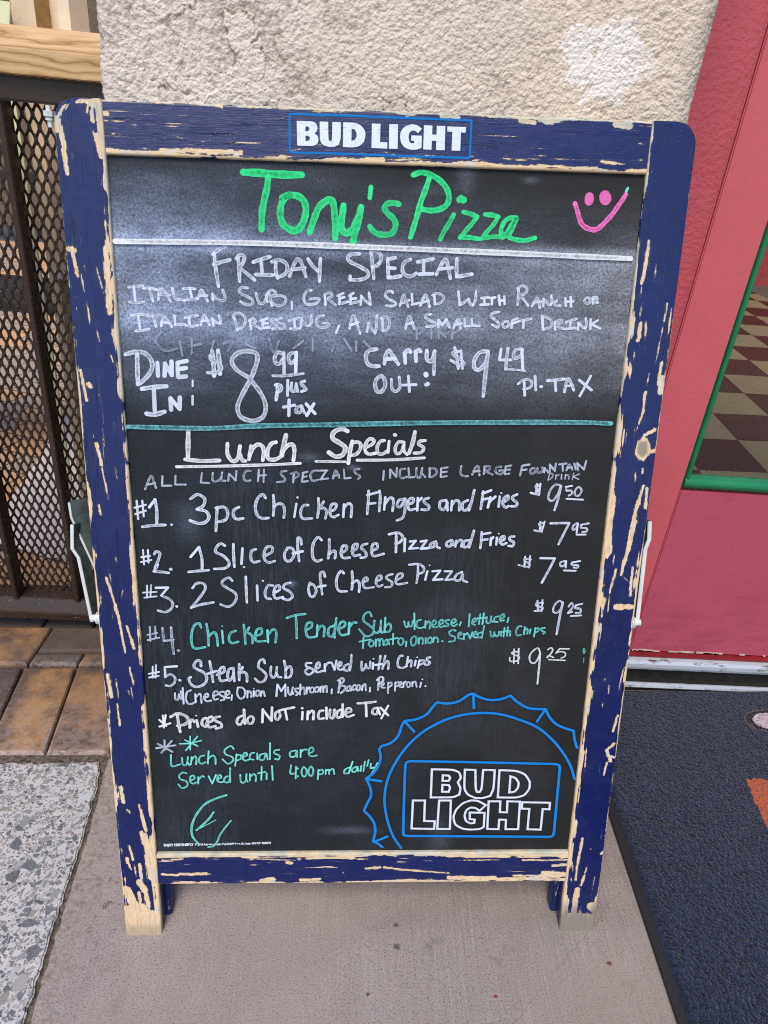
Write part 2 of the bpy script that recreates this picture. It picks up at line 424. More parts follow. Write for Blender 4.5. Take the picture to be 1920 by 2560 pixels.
def concrete():
    m = Mat('broomed_concrete')
    pos = m.coord()
    x, y, z = m.sep(pos)
    broom = m.noise(m.coord(scale=(1, 0.03, 1), rot=(0, 0, R(4))), 330, 4, 0.7)
    grain = m.noise(pos, 650, 4, 0.7)
    blot = m.math('ADD', m.math('MULTIPLY', m.noise(pos, 4.5, 5, 0.65), 0.75), m.math('MULTIPLY', m.noise(pos, 30, 4, 0.6), 0.25))
    c = m.mix(m.mr(blot, 0.3, 0.7), (0.265, 0.210, 0.198), (0.410, 0.335, 0.320))
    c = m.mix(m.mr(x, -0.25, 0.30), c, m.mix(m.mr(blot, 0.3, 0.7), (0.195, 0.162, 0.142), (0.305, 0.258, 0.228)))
    c = m.mix(m.math('MULTIPLY', m.mr(broom, 0.42, 0.66, 0.0, 0.75), m.mr(m.noise(pos, 12, 3), 0.3, 0.65)), c, (0.40, 0.35, 0.34))
    c = m.mix(m.mr(m.noise(pos, 420, 4, 0.75), 0.37, 0.49, 0.75, 0.0), c, (0.085, 0.068, 0.060))
    c = m.mix(m.mr(m.noise(pos, 380, 4, 0.75), 0.55, 0.66, 0.0, 0.45), c, (0.42, 0.37, 0.36))
    st = m.mr(m.noise(pos, 16, 5, 0.7), 0.60, 0.72, 0.0, 0.55)
    c = m.mix(st, c, (0.115, 0.095, 0.085))
    # worn, stony band beside the slab joint
    edge = m.math('ADD', m.math('ADD', x, 0.385), m.math('MULTIPLY', m.math('SUBTRACT', m.noise(pos, 24, 5, 0.7), 0.5), 0.13))
    em = m.mr(edge, 0.0, 0.022, 1.0, 0.0)
    gr = m.vor(pos, 95, 'F1')
    stone = m.mix(m.mr(m.noise(pos, 150, 4), 0.35, 0.65), (0.20, 0.155, 0.13), (0.36, 0.30, 0.275))
    c = m.mix(m.math('MULTIPLY', em, m.mr(m.noise(pos, 70, 4, 0.6), 0.40, 0.56)), c, stone)
    rust = m.math('MULTIPLY', m.mr(m.noise(pos, 85, 5, 0.7), 0.56, 0.62), m.mr(m.math('ABSOLUTE', m.math('ADD', x, 0.345)), 0.0, 0.05, 1.0, 0.0))
    rust = m.math('MULTIPLY', rust, m.mr(m.math('ABSOLUTE', m.math('SUBTRACT', y, 0.06)), 0.05, 0.14, 1.0, 0.0))
    c = m.mix(m.math('MULTIPLY', rust, 0.8), c, (0.135, 0.075, 0.055))
    # dark gum spots
    for (gx, gy, gr_) in ((0.044, 0.010, 0.0032), (0.044, -0.018, 0.0042), (0.005, -0.075, 0.0022)):
        dx = m.math('SUBTRACT', x, gx); dy = m.math('SUBTRACT', y, gy)
        rr = m.math('SQRT', m.math('ADD', m.math('MULTIPLY', dx, dx), m.math('MULTIPLY', dy, dy)))
        rr = m.math('ADD', rr, m.math('MULTIPLY', m.math('SUBTRACT', m.noise(pos, 260, 3), 0.5), 0.009))
        c = m.mix(m.mr(rr, gr_*0.6, gr_*1.15, 0.8, 0.0), c, (0.055, 0.045, 0.035))
    # a hairline crack running away from the right foot
    wx = m.math('ADD', x, m.math('MULTIPLY', m.math('SUBTRACT', m.noise(pos, 40, 4, 0.7), 0.5), 0.02))
    wy = m.math('ADD', y, m.math('MULTIPLY', m.math('SUBTRACT', m.noise(m.coord(loc=(3, 1, 0)), 40, 4, 0.7), 0.5), 0.02))
    ln = m.math('ADD', m.math('MULTIPLY', wx, 0.66), m.math('MULTIPLY', wy, -0.75))
    on = m.math('MULTIPLY', m.mr(m.math('ABSOLUTE', m.math('SUBTRACT', ln, 0.2)), 0.0004, 0.0011, 1.0, 0.0), m.mr(x, 0.14, 0.17))
    c = m.mix(m.math('MULTIPLY', on, 0.28), c, (0.09, 0.07, 0.06))
    tan_ = m.mr(m.noise(m.coord(loc=(5, 2, 0)), 4, 4, 0.6), 0.45, 0.7, 0.0, 0.5)
    c = m.mix(tan_, c, (0.33, 0.27, 0.225))
    grit = m.mr(m.noise(pos, 260, 3, 0.5), 0.70, 0.73, 0.0, 0.7)
    c = m.mix(grit, c, m.mix(m.noise(pos, 90, 2), (0.08, 0.06, 0.05), (0.46, 0.41, 0.39)))
    h = m.math('ADD', m.math('MULTIPLY', broom, 0.55), m.math('MULTIPLY', m.noise(pos, 420, 4, 0.75), 1.3))
    h = m.math('ADD', h, m.math('MULTIPLY', em, m.math('MULTIPLY', m.noise(pos, 110, 4), 2.4)))
    return m.set(c, 0.85, m.bump(h, 0.75, 0.0011), spec=0.3)
M_CONC = concrete()

def aggregate():
    m = Mat('exposed_aggregate')
    pos = m.coord()
    wob = m.node('ShaderNodeVectorMath', {'operation': 'ADD'}, i0=pos, i1=m.node('ShaderNodeVectorMath', {'operation': 'SCALE'}, i0=m.node('ShaderNodeTexNoise', Vector=pos, Scale=60).outputs['Color'], Scale=0.006).outputs[0]).outputs[0]
    grain = m.noise(pos, 500, 4, 0.7)
    base = m.mix(m.mr(m.noise(pos, 26, 5, 0.65), 0.35, 0.65), (0.37, 0.335, 0.325), (0.52, 0.455, 0.42))
    base = m.mix(m.mr(grain, 0.35, 0.65, 0.0, 0.55), base, (0.64, 0.59, 0.56))
    pale = m.sep(m.vor(wob, 90).outputs['Color'])[2]
    base = m.mix(m.mr(pale, 0.0, 1.0, 0.0, 0.5), base, (0.50, 0.48, 0.50))
    c = base; hh = grain
    for (sc, thr, lo, off) in ((330, 0.50, 0.06, 3.0), (190, 0.62, 0.08, 11.0), (112, 0.72, 0.10, 0.0), (60, 0.82, 0.12, 7.0)):
        v = m.node('ShaderNodeVectorMath', {'operation': 'ADD'}, i0=wob, i1=(off, off*0.7, 0)).outputs[0]
        cell = m.vor(v, sc).outputs['Color']
        d = m.vor(v, sc, 'DISTANCE_TO_EDGE').outputs['Distance']
        rs = m.sep(cell)
        on = m.math('MULTIPLY', m.math('GREATER_THAN', rs[0], thr), m.mr(d, lo, lo+0.02))
        scol = m.ramp(rs[1], [(0.0, (0.060, 0.066, 0.078)), (0.35, (0.125, 0.135, 0.155)), (0.55, (0.25, 0.25, 0.265)), (0.7, (0.24, 0.195, 0.155)), (1.0, (0.50, 0.51, 0.55))])
        scol = m.mix(m.mr(m.noise(pos, 260, 4), 0.3, 0.7, 0.0, 0.35), scol, (0.34, 0.32, 0.32))
        c = m.mix(on, c, scol)
    pits = m.mr(m.noise(pos, 190, 3, 0.5), 0.70, 0.74)
    c = m.mix(m.math('MULTIPLY', pits, 0.7), c, (0.06, 0.05, 0.04))
    h = m.math('SUBTRACT', grain, m.math('MULTIPLY', pits, 1.5))
    return m.set(c, 0.72, m.bump(h, 0.45, 0.001), spec=0.35)
M_AGG = aggregate()

def brick(name='paver_clay'):
    m = Mat(name)
    pos = m.coord()
    t = m.attr('tone')
    c = m.ramp(t, [(0.0, (0.060, 0.055, 0.055)), (0.25, (0.13, 0.085, 0.063)), (0.5, (0.25, 0.130, 0.058)), (0.8, (0.36, 0.185, 0.070)), (1.0, (0.42, 0.23, 0.10))])
    big = m.noise(pos, 13, 5, 0.6)
    c = m.mix(m.mr(big, 0.40, 0.60, 0.0, 0.92), c, m.mix(m.noise(pos, 5, 2), (0.052, 0.046, 0.050), (0.085, 0.045, 0.032)))
    g = m.noise(pos, 420, 4, 0.7)
    c = m.mix(m.mr(g, 0.48, 0.66, 0.0, 0.25), c, (0.30, 0.21, 0.14))
    c = m.mix(m.mr(g, 0.42, 0.34, 0.0, 0.5), c, (0.03, 0.024, 0.02))
    worn = m.math('MULTIPLY', m.attr('worn'), m.mr(m.noise(pos, 60, 5, 0.7), 0.35, 0.55))
    c = m.mix(m.math('MULTIPLY', worn, 0.9), c, m.mix(m.noise(pos, 120, 3), (0.30, 0.17, 0.13), (0.52, 0.48, 0.47)))
    return m.set(c, 0.7, m.bump(g, 0.7, 0.0014), spec=0.35)
M_BRICK = brick()

def far_pavers():
    m = Mat('courtyard_pavers')
    pos = m.coord(rot=(0, 0, R(24)))
    b = m.node('ShaderNodeTexBrick', Vector=pos, Scale=1.0, Mortar_Size=0.004, Brick_Width=0.21, Row_Height=0.105, Bias=0.0)
    m.put(b.inputs['Color1'], (0, 0, 0)); m.put(b.inputs['Color2'], (1, 1, 1)); m.put(b.inputs['Mortar'], (0.4, 0.4, 0.4))
    c = m.ramp(m.sep(b.outputs['Color'])[0], [(0.0, (0.36, 0.28, 0.23)), (0.5, (0.44, 0.32, 0.24)), (0.62, (0.62, 0.33, 0.16)), (1.0, (0.68, 0.37, 0.18))])
    c = m.mix(b.outputs['Fac'], c, (0.07, 0.05, 0.04))
    c = m.mix(m.mr(m.noise(m.coord(), 40, 4), 0.4, 0.7, 0.0, 0.4), c, (0.25, 0.21, 0.18))
    return m.set(c, 0.75)
M_FARPAVE = far_pavers()

def carpet():
    m = Mat('mat_pile')
    pos = m.coord()
    v = m.vor(pos, 420)
    n = m.math('ADD', m.math('MULTIPLY', m.noise(pos, 480, 3, 0.7), 0.45), m.math('MULTIPLY', m.attr('nub'), 0.55))
    t = m.attr('tone')
    c = m.mix(m.mr(n, 0.30, 0.72), (0.0012, 0.0022, 0.0065), (0.019, 0.033, 0.080))
    org = m.mix(m.mr(n, 0.3, 0.7), (0.30, 0.055, 0.018), (0.52, 0.115, 0.045))
    lil = m.mix(m.mr(n, 0.3, 0.7), (0.34, 0.29, 0.34), (0.62, 0.54, 0.60))
    c = m.mix(m.math('COMPARE', t, 1.0, 0.35), c, org)
    c = m.mix(m.math('COMPARE', t, 2.0, 0.35), c, lil)
    c = m.mix(m.math('COMPARE', t, 3.0, 0.35), c, (0.006, 0.006, 0.008))
    lint = m.mr(m.noise(pos, 300, 2, 0.4), 0.79, 0.80)
    c = m.mix(m.math('MULTIPLY', lint, 0.7), c, (0.35, 0.33, 0.3))
    m.set(c, 0.95, m.bump(m.math('ADD', n, m.math('MULTIPLY', v.outputs['Distance'], -0.8)), 1.0, 0.003), spec=0.15)
    m.b.inputs['Sheen Weight'].default_value = 0.15
    return m.m
M_CARPET = carpet()
M_RUBBER = simple('mat_rubber', (0.012, 0.012, 0.013), 0.6, var=0.25, scale=300, bump=0.4)
M_DIRT = simple('joint_dirt', (0.060, 0.045, 0.034), 0.95, var=0.85, scale=170, bump=1.0, c2=(0.20, 0.155, 0.12))
M_CARDBOARD = simple('cardboard', (0.84, 0.70, 0.52), 0.8, var=0.08, scale=25, bump=0.1, spec=0.2)
M_PAPER = simple('pale_yellow_paper', (0.80, 0.80, 0.52), 0.7, var=0.04)
M_TAN = simple('tan_render', (0.60, 0.43, 0.30), 0.85, var=0.12, scale=18)
M_OLIVE = simple('shaded_post_tone', (0.19, 0.16, 0.105), 0.85, var=0.25, scale=30)  # dark olive paints the shadow on the lower part of the post
M_PALE = simple('pale_sunlit_tone', (0.66, 0.58, 0.56), 0.85, var=0.1, scale=26)  # sunlight coloured into the courtyard patch; the post ledge shares the tone
M_BLACKMETAL = simple('black_metal', (0.02, 0.018, 0.016), 0.5)
M_DARKWALL = simple('brown_wall', (0.13, 0.095, 0.07), 0.85)
M_TILE_L = simple('beige_tile', (0.25, 0.195, 0.11), 0.45, var=0.12, scale=12, bump=0.03)
M_TILE_D = simple('maroon_tile', (0.046, 0.009, 0.005), 0.45, var=0.25, scale=12, bump=0.03)
M_REDWALL = simple('red_wall', (0.42, 0.05, 0.06), 0.6)
M_LEAF = simple('dry_leaf', (0.13, 0.05, 0.03), 0.8)
def glass():
    m = Mat('door_glass')
    fr = m.node('ShaderNodeFresnel', IOR=1.45).outputs[0]
    gl = m.node('ShaderNodeBsdfGlossy', Roughness=0.02, Color=(1, 1, 1, 1))
    tr = m.node('ShaderNodeBsdfTransparent', Color=(0.86, 0.88, 0.86, 1))
    mx = m.node('ShaderNodeMixShader', i0=m.math('MULTIPLY', fr, 0.22), i1=tr.outputs[0], i2=gl.outputs[0])
    m.t.links.new(mx.outputs[0], m.out.inputs[0])
    return m.m
M_GLASS = glass()
STROKES = [
('shop_title', 'green', '65:-1340,9199 -1176,9198 -988,9190 -772,9194;60:-1097,9162 -1113,9057 -1143,8942 -1165,8826 -1172,8683;61:-963,8983 -887,9007 -811,9001 -754,8963 -730,8893 -740,8813 -774,8731 -832,8680 -890,8692 -956,8735 -984,8814 -978,8903 -944,8975 -887,9007;61:-693,8675 -659,8771 -611,8888 -564,8943 -516,8971 -478,8976 -457,8928 -443,8813 -438,8705 -437,8624;62:-358,8927 -367,8851 -379,8770 -370,8708 -331,8673 -274,8701 -236,8766 -199,8856 -184,8919;62:-190,8883 -207,8785 -240,8684 -260,8575;42:-89,9108 -99,9006;52:193,8958 144,8967 82,8961 50,8918 85,8867 139,8827 165,8774 152,8714 105,8675 -2,8674 -66,8708 -93,8743;50:484,9201 454,9108 411,8991 377,8856 343,8738 319,8656;50:325,9230 400,9255 487,9240 575,9199 645,9140 682,9071 685,9000 645,8945 568,8916 501,8910 428,8919;43:745,8881 701,8795 656,8721 620,8642;65:795,9020 814,9026 839,9018;41:841,8907 919,8890 984,8868;41:984,8868 934,8802 879,8737 820,8667;42:820,8667 893,8671 1012,8660;41:1060,8891 1134,8887 1198,8873;38:1198,8873 1150,8799 1086,8725 1041,8667;38:1036,8661 1109,8678 1187,8687 1256,8677;41:1380,8870 1331,8870 1274,8844 1239,8784 1233,8729 1265,8689 1301,8740 1345,8814 1380,8865 1356,8797 1327,8727 1320,8686 1385,8665 1485,8659 1543,8675 1586,8687'),
('smiling_face', 'pink', '45:1960,9022 1992,8956 2013,8898 2043,8840 2087,8804 2148,8784 2198,8785 2240,8809 2297,8870 2350,8931 2396,9004 2438,9068 2468,9121;91:2100,9084 2101,9051;117:2258,9094 2267,9072'),
('smiling_face_tip', 'mint', '26:2467,9150 2481,9179'),
('friday_special', 'white', '33:-1528,8518 -1596,8484 -1665,8435;33:-1648,8443 -1641,8315 -1617,8129;33:-1660,8339 -1575,8365 -1493,8387;33:-1413,8426 -1405,8306 -1403,8184;33:-1431,8401 -1396,8434 -1354,8428 -1352,8388 -1382,8339 -1411,8314 -1358,8283 -1250,8200;33:-1263,8371 -1169,8406 -1092,8427;33:-1182,8401 -1175,8280;33:-1240,8254 -1155,8253 -1061,8254;33:-1034,8381 -1038,8300 -1019,8227;33:-1076,8380 -1000,8401 -932,8368 -919,8311 -950,8262 -1010,8236;33:-899,8247 -865,8337 -821,8411 -788,8396 -762,8340 -732,8247;33:-873,8313 -797,8323 -742,8333;33:-711,8419 -669,8359 -609,8304;33:-585,8426 -592,8313 -595,8207;33:-192,8483 -269,8476 -311,8442 -285,8403 -182,8357 -103,8310 -111,8261 -179,8235 -283,8229;33:-283,8229 -283,8265;33:-73,8497 -58,8377 -42,8250;33:-82,8505 -31,8519 18,8484 26,8428 -10,8378 -61,8360;33:94,8443 100,8349 105,8259;33:94,8438 134,8447 173,8456;33:102,8357 171,8354;34:104,8264 165,8266 233,8281;34:328,8445 272,8419 248,8369 258,8313 311,8281 358,8291 388,8313;33:397,8422 486,8438 558,8456;34:460,8440 465,8318;34:419,8304 561,8313;33:596,8306 635,8389 684,8455 713,8383 742,8272;34:619,8360 757,8376;34:799,8466 800,8377 805,8295;34:805,8290 874,8302 963,8320'),
('special_description', 'white', '26:-2520,8095 -2451,8106 -2374,8114;26:-2466,8099 -2461,7968;26:-2520,7953 -2452,7947 -2374,7958;26:-2371,8090 -2317,8094 -2232,8078;26:-2313,8089 -2298,8024 -2282,7967;26:-2227,7984 -2225,8026 -2202,8083 -2174,8079 -2138,8029 -2107,7969;26:-2225,8031 -2176,8037 -2113,8029;26:-2083,8100 -2070,8031 -2052,7994 -2014,7990 -1961,7982;26:-1975,8094 -1921,8102 -1853,8097;26:-1907,8096 -1891,8017;26:-1941,7989 -1887,7993 -1838,8004;26:-1833,7999 -1812,8047 -1791,8090 -1768,8058 -1732,7981;26:-1808,8033 -1735,8035;26:-1682,8055 -1678,7994;26:-1680,8051 -1643,8009 -1585,7992 -1555,8002 -1559,8045 -1577,8096;26:-1323,8121 -1376,8125 -1411,8096 -1388,8063 -1310,8028 -1272,7991 -1302,7959 -1361,7965 -1400,7988;26:-1239,8072 -1227,8016 -1204,7974 -1164,7980 -1139,8028 -1128,8075;26:-1139,8056 -1125,7990;26:-1109,8080 -1095,8020 -1081,7954;26:-1113,8094 -1074,8107 -1043,8087 -1055,8063 -1085,8043 -1016,8059 -957,8047 -936,8019 -958,7976 -1008,7957 -1057,7969 -1086,7987;26:-2509,7823 -2431,7829 -2348,7834;26:-2441,7822 -2430,7694;26:-2476,7667 -2412,7675 -2338,7692;26:-2349,7820 -2285,7833 -2207,7831;26:-2295,7822 -2279,7770 -2265,7717;26:-2213,7724 -2206,7772 -2179,7815 -2151,7787 -2128,7754 -2106,7717;26:-2211,7767 -2133,7754;26:-2075,7830 -2070,7746;26:-2075,7741 -2026,7745 -1972,7747;26:-1969,7814 -1905,7827 -1836,7838;26:-1930,7817 -1923,7750;26:-1968,7738 -1909,7729 -1840,7741;26:-1810,7744 -1793,7801 -1772,7840 -1749,7803 -1722,7746;26:-1799,7787 -1730,7789;26:-1692,7814 -1682,7745;26:-1688,7804 -1652,7776 -1613,7763;26:-1608,7766 -1611,7806 -1625,7844;26:-1463,7820 -1450,7762 -1439,7700;26:-1473,7819 -1467,7858 -1422,7873 -1374,7851 -1355,7813 -1367,7755 -1407,7720 -1442,7715;26:-1306,7800 -1298,7713;26:-1316,7800 -1281,7820 -1252,7801 -1267,7777 -1297,7766 -1258,7753 -1199,7719;26:-1168,7808 -1178,7770 -1174,7731;26:-1198,7803 -1128,7828;26:-1178,7777 -1124,7781;26:-1174,7731 -1110,7738;26:-1039,7816 -1079,7820 -1089,7801 -1060,7773 -1035,7754 -1055,7729 -1080,7724;25:-878,7997 -876,7931;25:-676,8116 -715,8115 -745,8076 -755,8029 -735,7987 -686,7978 -627,7990 -597,8024 -607,8038 -656,8036 -686,8031;25:-540,8072 -533,7978;25:-543,8077 -499,8097 -469,8089 -474,8060 -508,8040 -489,8022 -429,7981;25:-390,8072 -389,7991;25:-410,8071 -351,8098;25:-390,8043 -341,8059;25:-394,7991 -350,8002 -300,8015;25:-276,8070 -276,7999;25:-291,8075 -247,8101;25:-276,8042 -222,8051;25:-280,7994 -231,8010 -177,8021;25:-168,8078 -171,7988;25:-168,8073 -122,8027 -72,7995;25:-72,7992 -78,8047 -89,8108;25:158,8115 133,8133 94,8118 80,8085 116,8052 176,8026 192,8002 157,7985 92,7987;25:232,7989 250,8047 268,8099 290,8048 319,7982;25:241,8013 286,8028 330,8049;25:352,8111 361,8011;25:356,8004 430,8023;25:446,7999 464,8052 492,8105 514,8063 542,7986;25:455,8024 529,8049;25:-983,7837 -1018,7822 -1024,7793 -964,7775 -945,7751 -975,7727 -1010,7731;25:-910,7810 -855,7826 -800,7847;25:-853,7826 -846,7740;26:-895,7733 -846,7728 -796,7736;25:-776,7838 -786,7751;25:-776,7828 -741,7776 -701,7763;25:-701,7763 -676,7802 -676,7869;26:-552,7872 -597,7862 -627,7827 -617,7774 -577,7751 -527,7757 -492,7782 -517,7796 -552,7797;26:-392,7775 -422,7702;25:-282,7749 -268,7822 -244,7880 -218,7833 -171,7699;26:-273,7783 -193,7814;26:-101,7720 -88,7812;26:-88,7812 -57,7760 -16,7707;26:-16,7707 -3,7800 0,7887;26:56,7850 64,7734;26:41,7859 91,7870 126,7842 128,7784 104,7745 64,7732;26:300,7764 312,7828 336,7886 363,7829 395,7762;26:308,7808 373,7824;26:584,8115 594,8014;26:565,8103 614,8122 672,8100 679,8070 656,8034 601,8014;26:555,7914 511,7904 506,7874 564,7845 609,7822 592,7797 516,7787;26:832,8146 851,8015;26:851,8013 906,8046 942,8077;26:942,8077 964,8024 990,8013;26:990,8013 1011,8067 1015,8151;26:1073,8087 1148,8097;26:1104,8094 1108,8024;26:1068,8021 1152,8029;26:1161,8089 1217,8099;26:1186,8093 1186,8030;26:1253,8116 1270,8026;26:1310,8111 1319,8037;26:1259,8068 1317,8070;26:1454,8198 1456,8103 1455,8031;26:1442,8192 1490,8221 1536,8201 1539,8165 1503,8134 1460,8121 1507,8093 1565,8028;26:1607,8023 1629,8066 1651,8103 1673,8073 1688,8008;26:1617,8057 1698,8071;26:1721,8098 1725,8024;26:1721,8098 1776,8046 1802,8043;26:1802,8043 1812,8077 1800,8131;26:1862,8084 1838,8060 1860,8033 1904,8037;26:1948,8111 1962,8033;26:2004,8124 2017,8028;26:1954,8075 2033,8081;26:2175,8123 2153,8092 2181,8063 2211,8082 2202,8112 2175,8123;26:2238,8125 2244,8067;26:2233,8118 2269,8131 2285,8108 2248,8089 2294,8076;26:637,7859 640,7786;26:637,7859 680,7806;26:680,7806 721,7867;26:721,7867 735,7831 759,7786;26:801,7784 817,7827 847,7871 861,7835 873,7774;26:812,7815 881,7829;26:910,7872 917,7802;26:917,7802 970,7806;26:985,7874 995,7811;26:995,7811 1072,7810;26:1264,7956 1202,7940 1185,7910 1232,7875 1273,7839 1262,7802 1204,7825;26:1322,7853 1312,7828 1332,7804 1364,7811 1380,7842 1360,7862 1328,7859;26:1410,7867 1409,7800;26:1410,7873 1465,7896;26:1410,7843 1468,7863;26:1480,7869 1536,7879 1609,7897;26:1530,7879 1532,7803;26:1724,7918 1742,7790;26:1717,7924 1789,7907 1831,7860 1816,7817 1742,7790;26:1862,7873 1869,7794;26:1862,7873 1918,7892 1933,7869 1878,7837 1958,7802;26:1977,7870 2033,7889 2088,7909;26:2027,7883 2027,7822;26:1977,7802 2085,7815;26:2112,7867 2112,7800;26:2112,7867 2154,7832 2188,7814;26:2188,7814 2196,7857 2184,7915;26:2236,7907 2244,7809;26:2314,7899 2251,7858;26:2247,7858 2348,7818'),
('dine_in_price', 'white', '43:-2595,7431 -2494,7458 -2401,7449 -2339,7385 -2330,7305 -2375,7224 -2447,7155 -2489,7127;43:-2476,7434 -2483,7315 -2489,7134;43:-2274,7353 -2275,7220;43:-2208,7221 -2196,7348;43:-2197,7342 -2133,7230;43:-2133,7230 -2128,7370;43:-2066,7358 -2069,7218;43:-2066,7358 -1971,7380;43:-2065,7292 -1981,7307;43:-2067,7211 -1985,7220;43:-2452,7081 -2329,7101 -2193,7114;44:-2327,7097 -2331,6852;44:-2421,6822 -2333,6814 -2229,6847;44:-2159,6992 -2159,6869;44:-2157,6986 -2070,6878;44:-2070,6878 -2061,7001;19:-1919,7181 -1922,7120;25:-1927,7018 -1931,6929;43:-1705,7486 -1696,7360 -1694,7233;43:-1644,7494 -1635,7362 -1632,7255;35:-1727,7439 -1721,7400 -1642,7362 -1617,7309 -1672,7267 -1760,7265;43:-1308,7209 -1455,7299 -1506,7392 -1450,7466 -1342,7495 -1248,7471 -1243,7398 -1279,7290 -1322,7195 -1422,7016 -1460,6905 -1428,6809 -1305,6769 -1193,6814 -1163,6925 -1202,7048 -1308,7195;35:-964,7471 -1025,7490 -1059,7442 -1053,7383 -1006,7377 -971,7431;35:-964,7485 -964,7277;35:-835,7488 -896,7480 -917,7433 -890,7380 -843,7421;35:-835,7494 -843,7287;27:-1083,7248 -967,7250 -762,7278;33:-1036,7161 -1037,7093 -1052,6996;33:-1057,7153 -1002,7148 -996,7107 -1044,7072;30:-926,7204 -931,7047;30:-885,7178 -893,7103 -852,7097 -837,7172;30:-837,7172 -824,7091;30:-748,7201 -789,7180 -762,7146 -735,7113 -783,7091;33:-914,6999 -919,6833;30:-977,6922 -853,6946;31:-784,6940 -832,6918 -840,6870 -791,6878 -777,6933;31:-784,6940 -750,6865;33:-735,6962 -639,6860;33:-652,6964 -729,6837'),
('carry_out_price', 'white', '39:4,7548 -77,7530 -108,7474 -91,7403 -41,7373 32,7374;38:88,7400 102,7495 134,7536 176,7481 235,7400;39:95,7448 201,7458;38:308,7413 296,7516;38:297,7500 328,7548 361,7525;38:422,7432 410,7535;38:414,7511 441,7551 466,7536;39:531,7545 535,7458 585,7443 613,7540;32:613,7547 614,7412 616,7300;39:43,7270 -5,7205 14,7116 63,7109 103,7175 84,7255 43,7270;29:166,7241 177,7144 219,7113 259,7162 248,7267;29:346,7278 363,7116;29:283,7182 431,7191;52:530,7304 534,7292;42:538,7193 557,7202;29:823,7584 854,7466 872,7370;29:890,7554 916,7371;29:866,7546 817,7537 810,7513 886,7467 930,7420 890,7403 789,7452;39:1176,7553 1095,7543 1042,7470 1039,7390 1090,7359 1152,7425 1178,7522;39:1179,7553 1166,7329 1157,7085;32:1314,7581 1305,7477;29:1305,7469 1429,7472;32:1387,7590 1379,7479 1378,7374;32:1519,7586 1470,7576 1449,7528 1469,7489 1524,7514 1544,7578;33:1535,7586 1560,7379;20:1370,7374 1469,7372 1583,7363;30:1587,7242 1604,7103;26:1522,7224 1577,7266 1644,7267 1672,7227 1650,7186 1585,7168;30:1698,7309 1719,7163;33:1769,7200 1779,7200;30:1836,7264 1927,7274 2017,7287;30:1919,7269 1937,7160;30:2030,7150 2039,7236 2058,7293 2097,7237 2129,7172;26:2036,7211 2116,7221;30:2177,7280 2322,7176;30:2298,7323 2202,7111'),
('lunch_specials_heading', 'bright', '46:-1990,6644 -1999,6500 -2007,6355;46:-2038,6337 -1863,6323 -1669,6332;46:-1579,6517 -1582,6406 -1534,6329 -1475,6356 -1445,6494;46:-1448,6408 -1424,6340 -1391,6332;46:-1328,6496 -1338,6428 -1353,6350;46:-1347,6393 -1294,6489 -1235,6515 -1194,6465 -1205,6344;46:-1058,6544 -1109,6526 -1152,6448 -1145,6362 -1069,6355 -992,6400;46:-951,6623 -979,6503 -1001,6400;46:-1001,6417 -941,6504 -881,6522 -862,6454 -874,6347;34:-2135,6254 -1680,6269 -1172,6293 -798,6317;46:-291,6679 -350,6703 -434,6668 -451,6599 -374,6549 -314,6499 -339,6421 -415,6399 -492,6444;31:-631,6341 -492,6343 -312,6343;46:-239,6569 -263,6448 -278,6327;41:-247,6552 -171,6562 -144,6511 -186,6433 -254,6414;39:-93,6503 -26,6539 -1,6583 -52,6599 -94,6538 -92,6460 -49,6432 19,6445;40:109,6585 67,6575 34,6514 45,6446 96,6438 146,6473;38:161,6577 152,6456;37:218,6650 228,6647;38:323,6572 263,6571 231,6510 241,6449 292,6459 324,6546;34:324,6546 326,6477 362,6434;41:438,6685 417,6565 382,6452;38:553,6594 493,6584 486,6549 539,6516 515,6463 438,6453;35:-184,6363 192,6374 552,6403'),
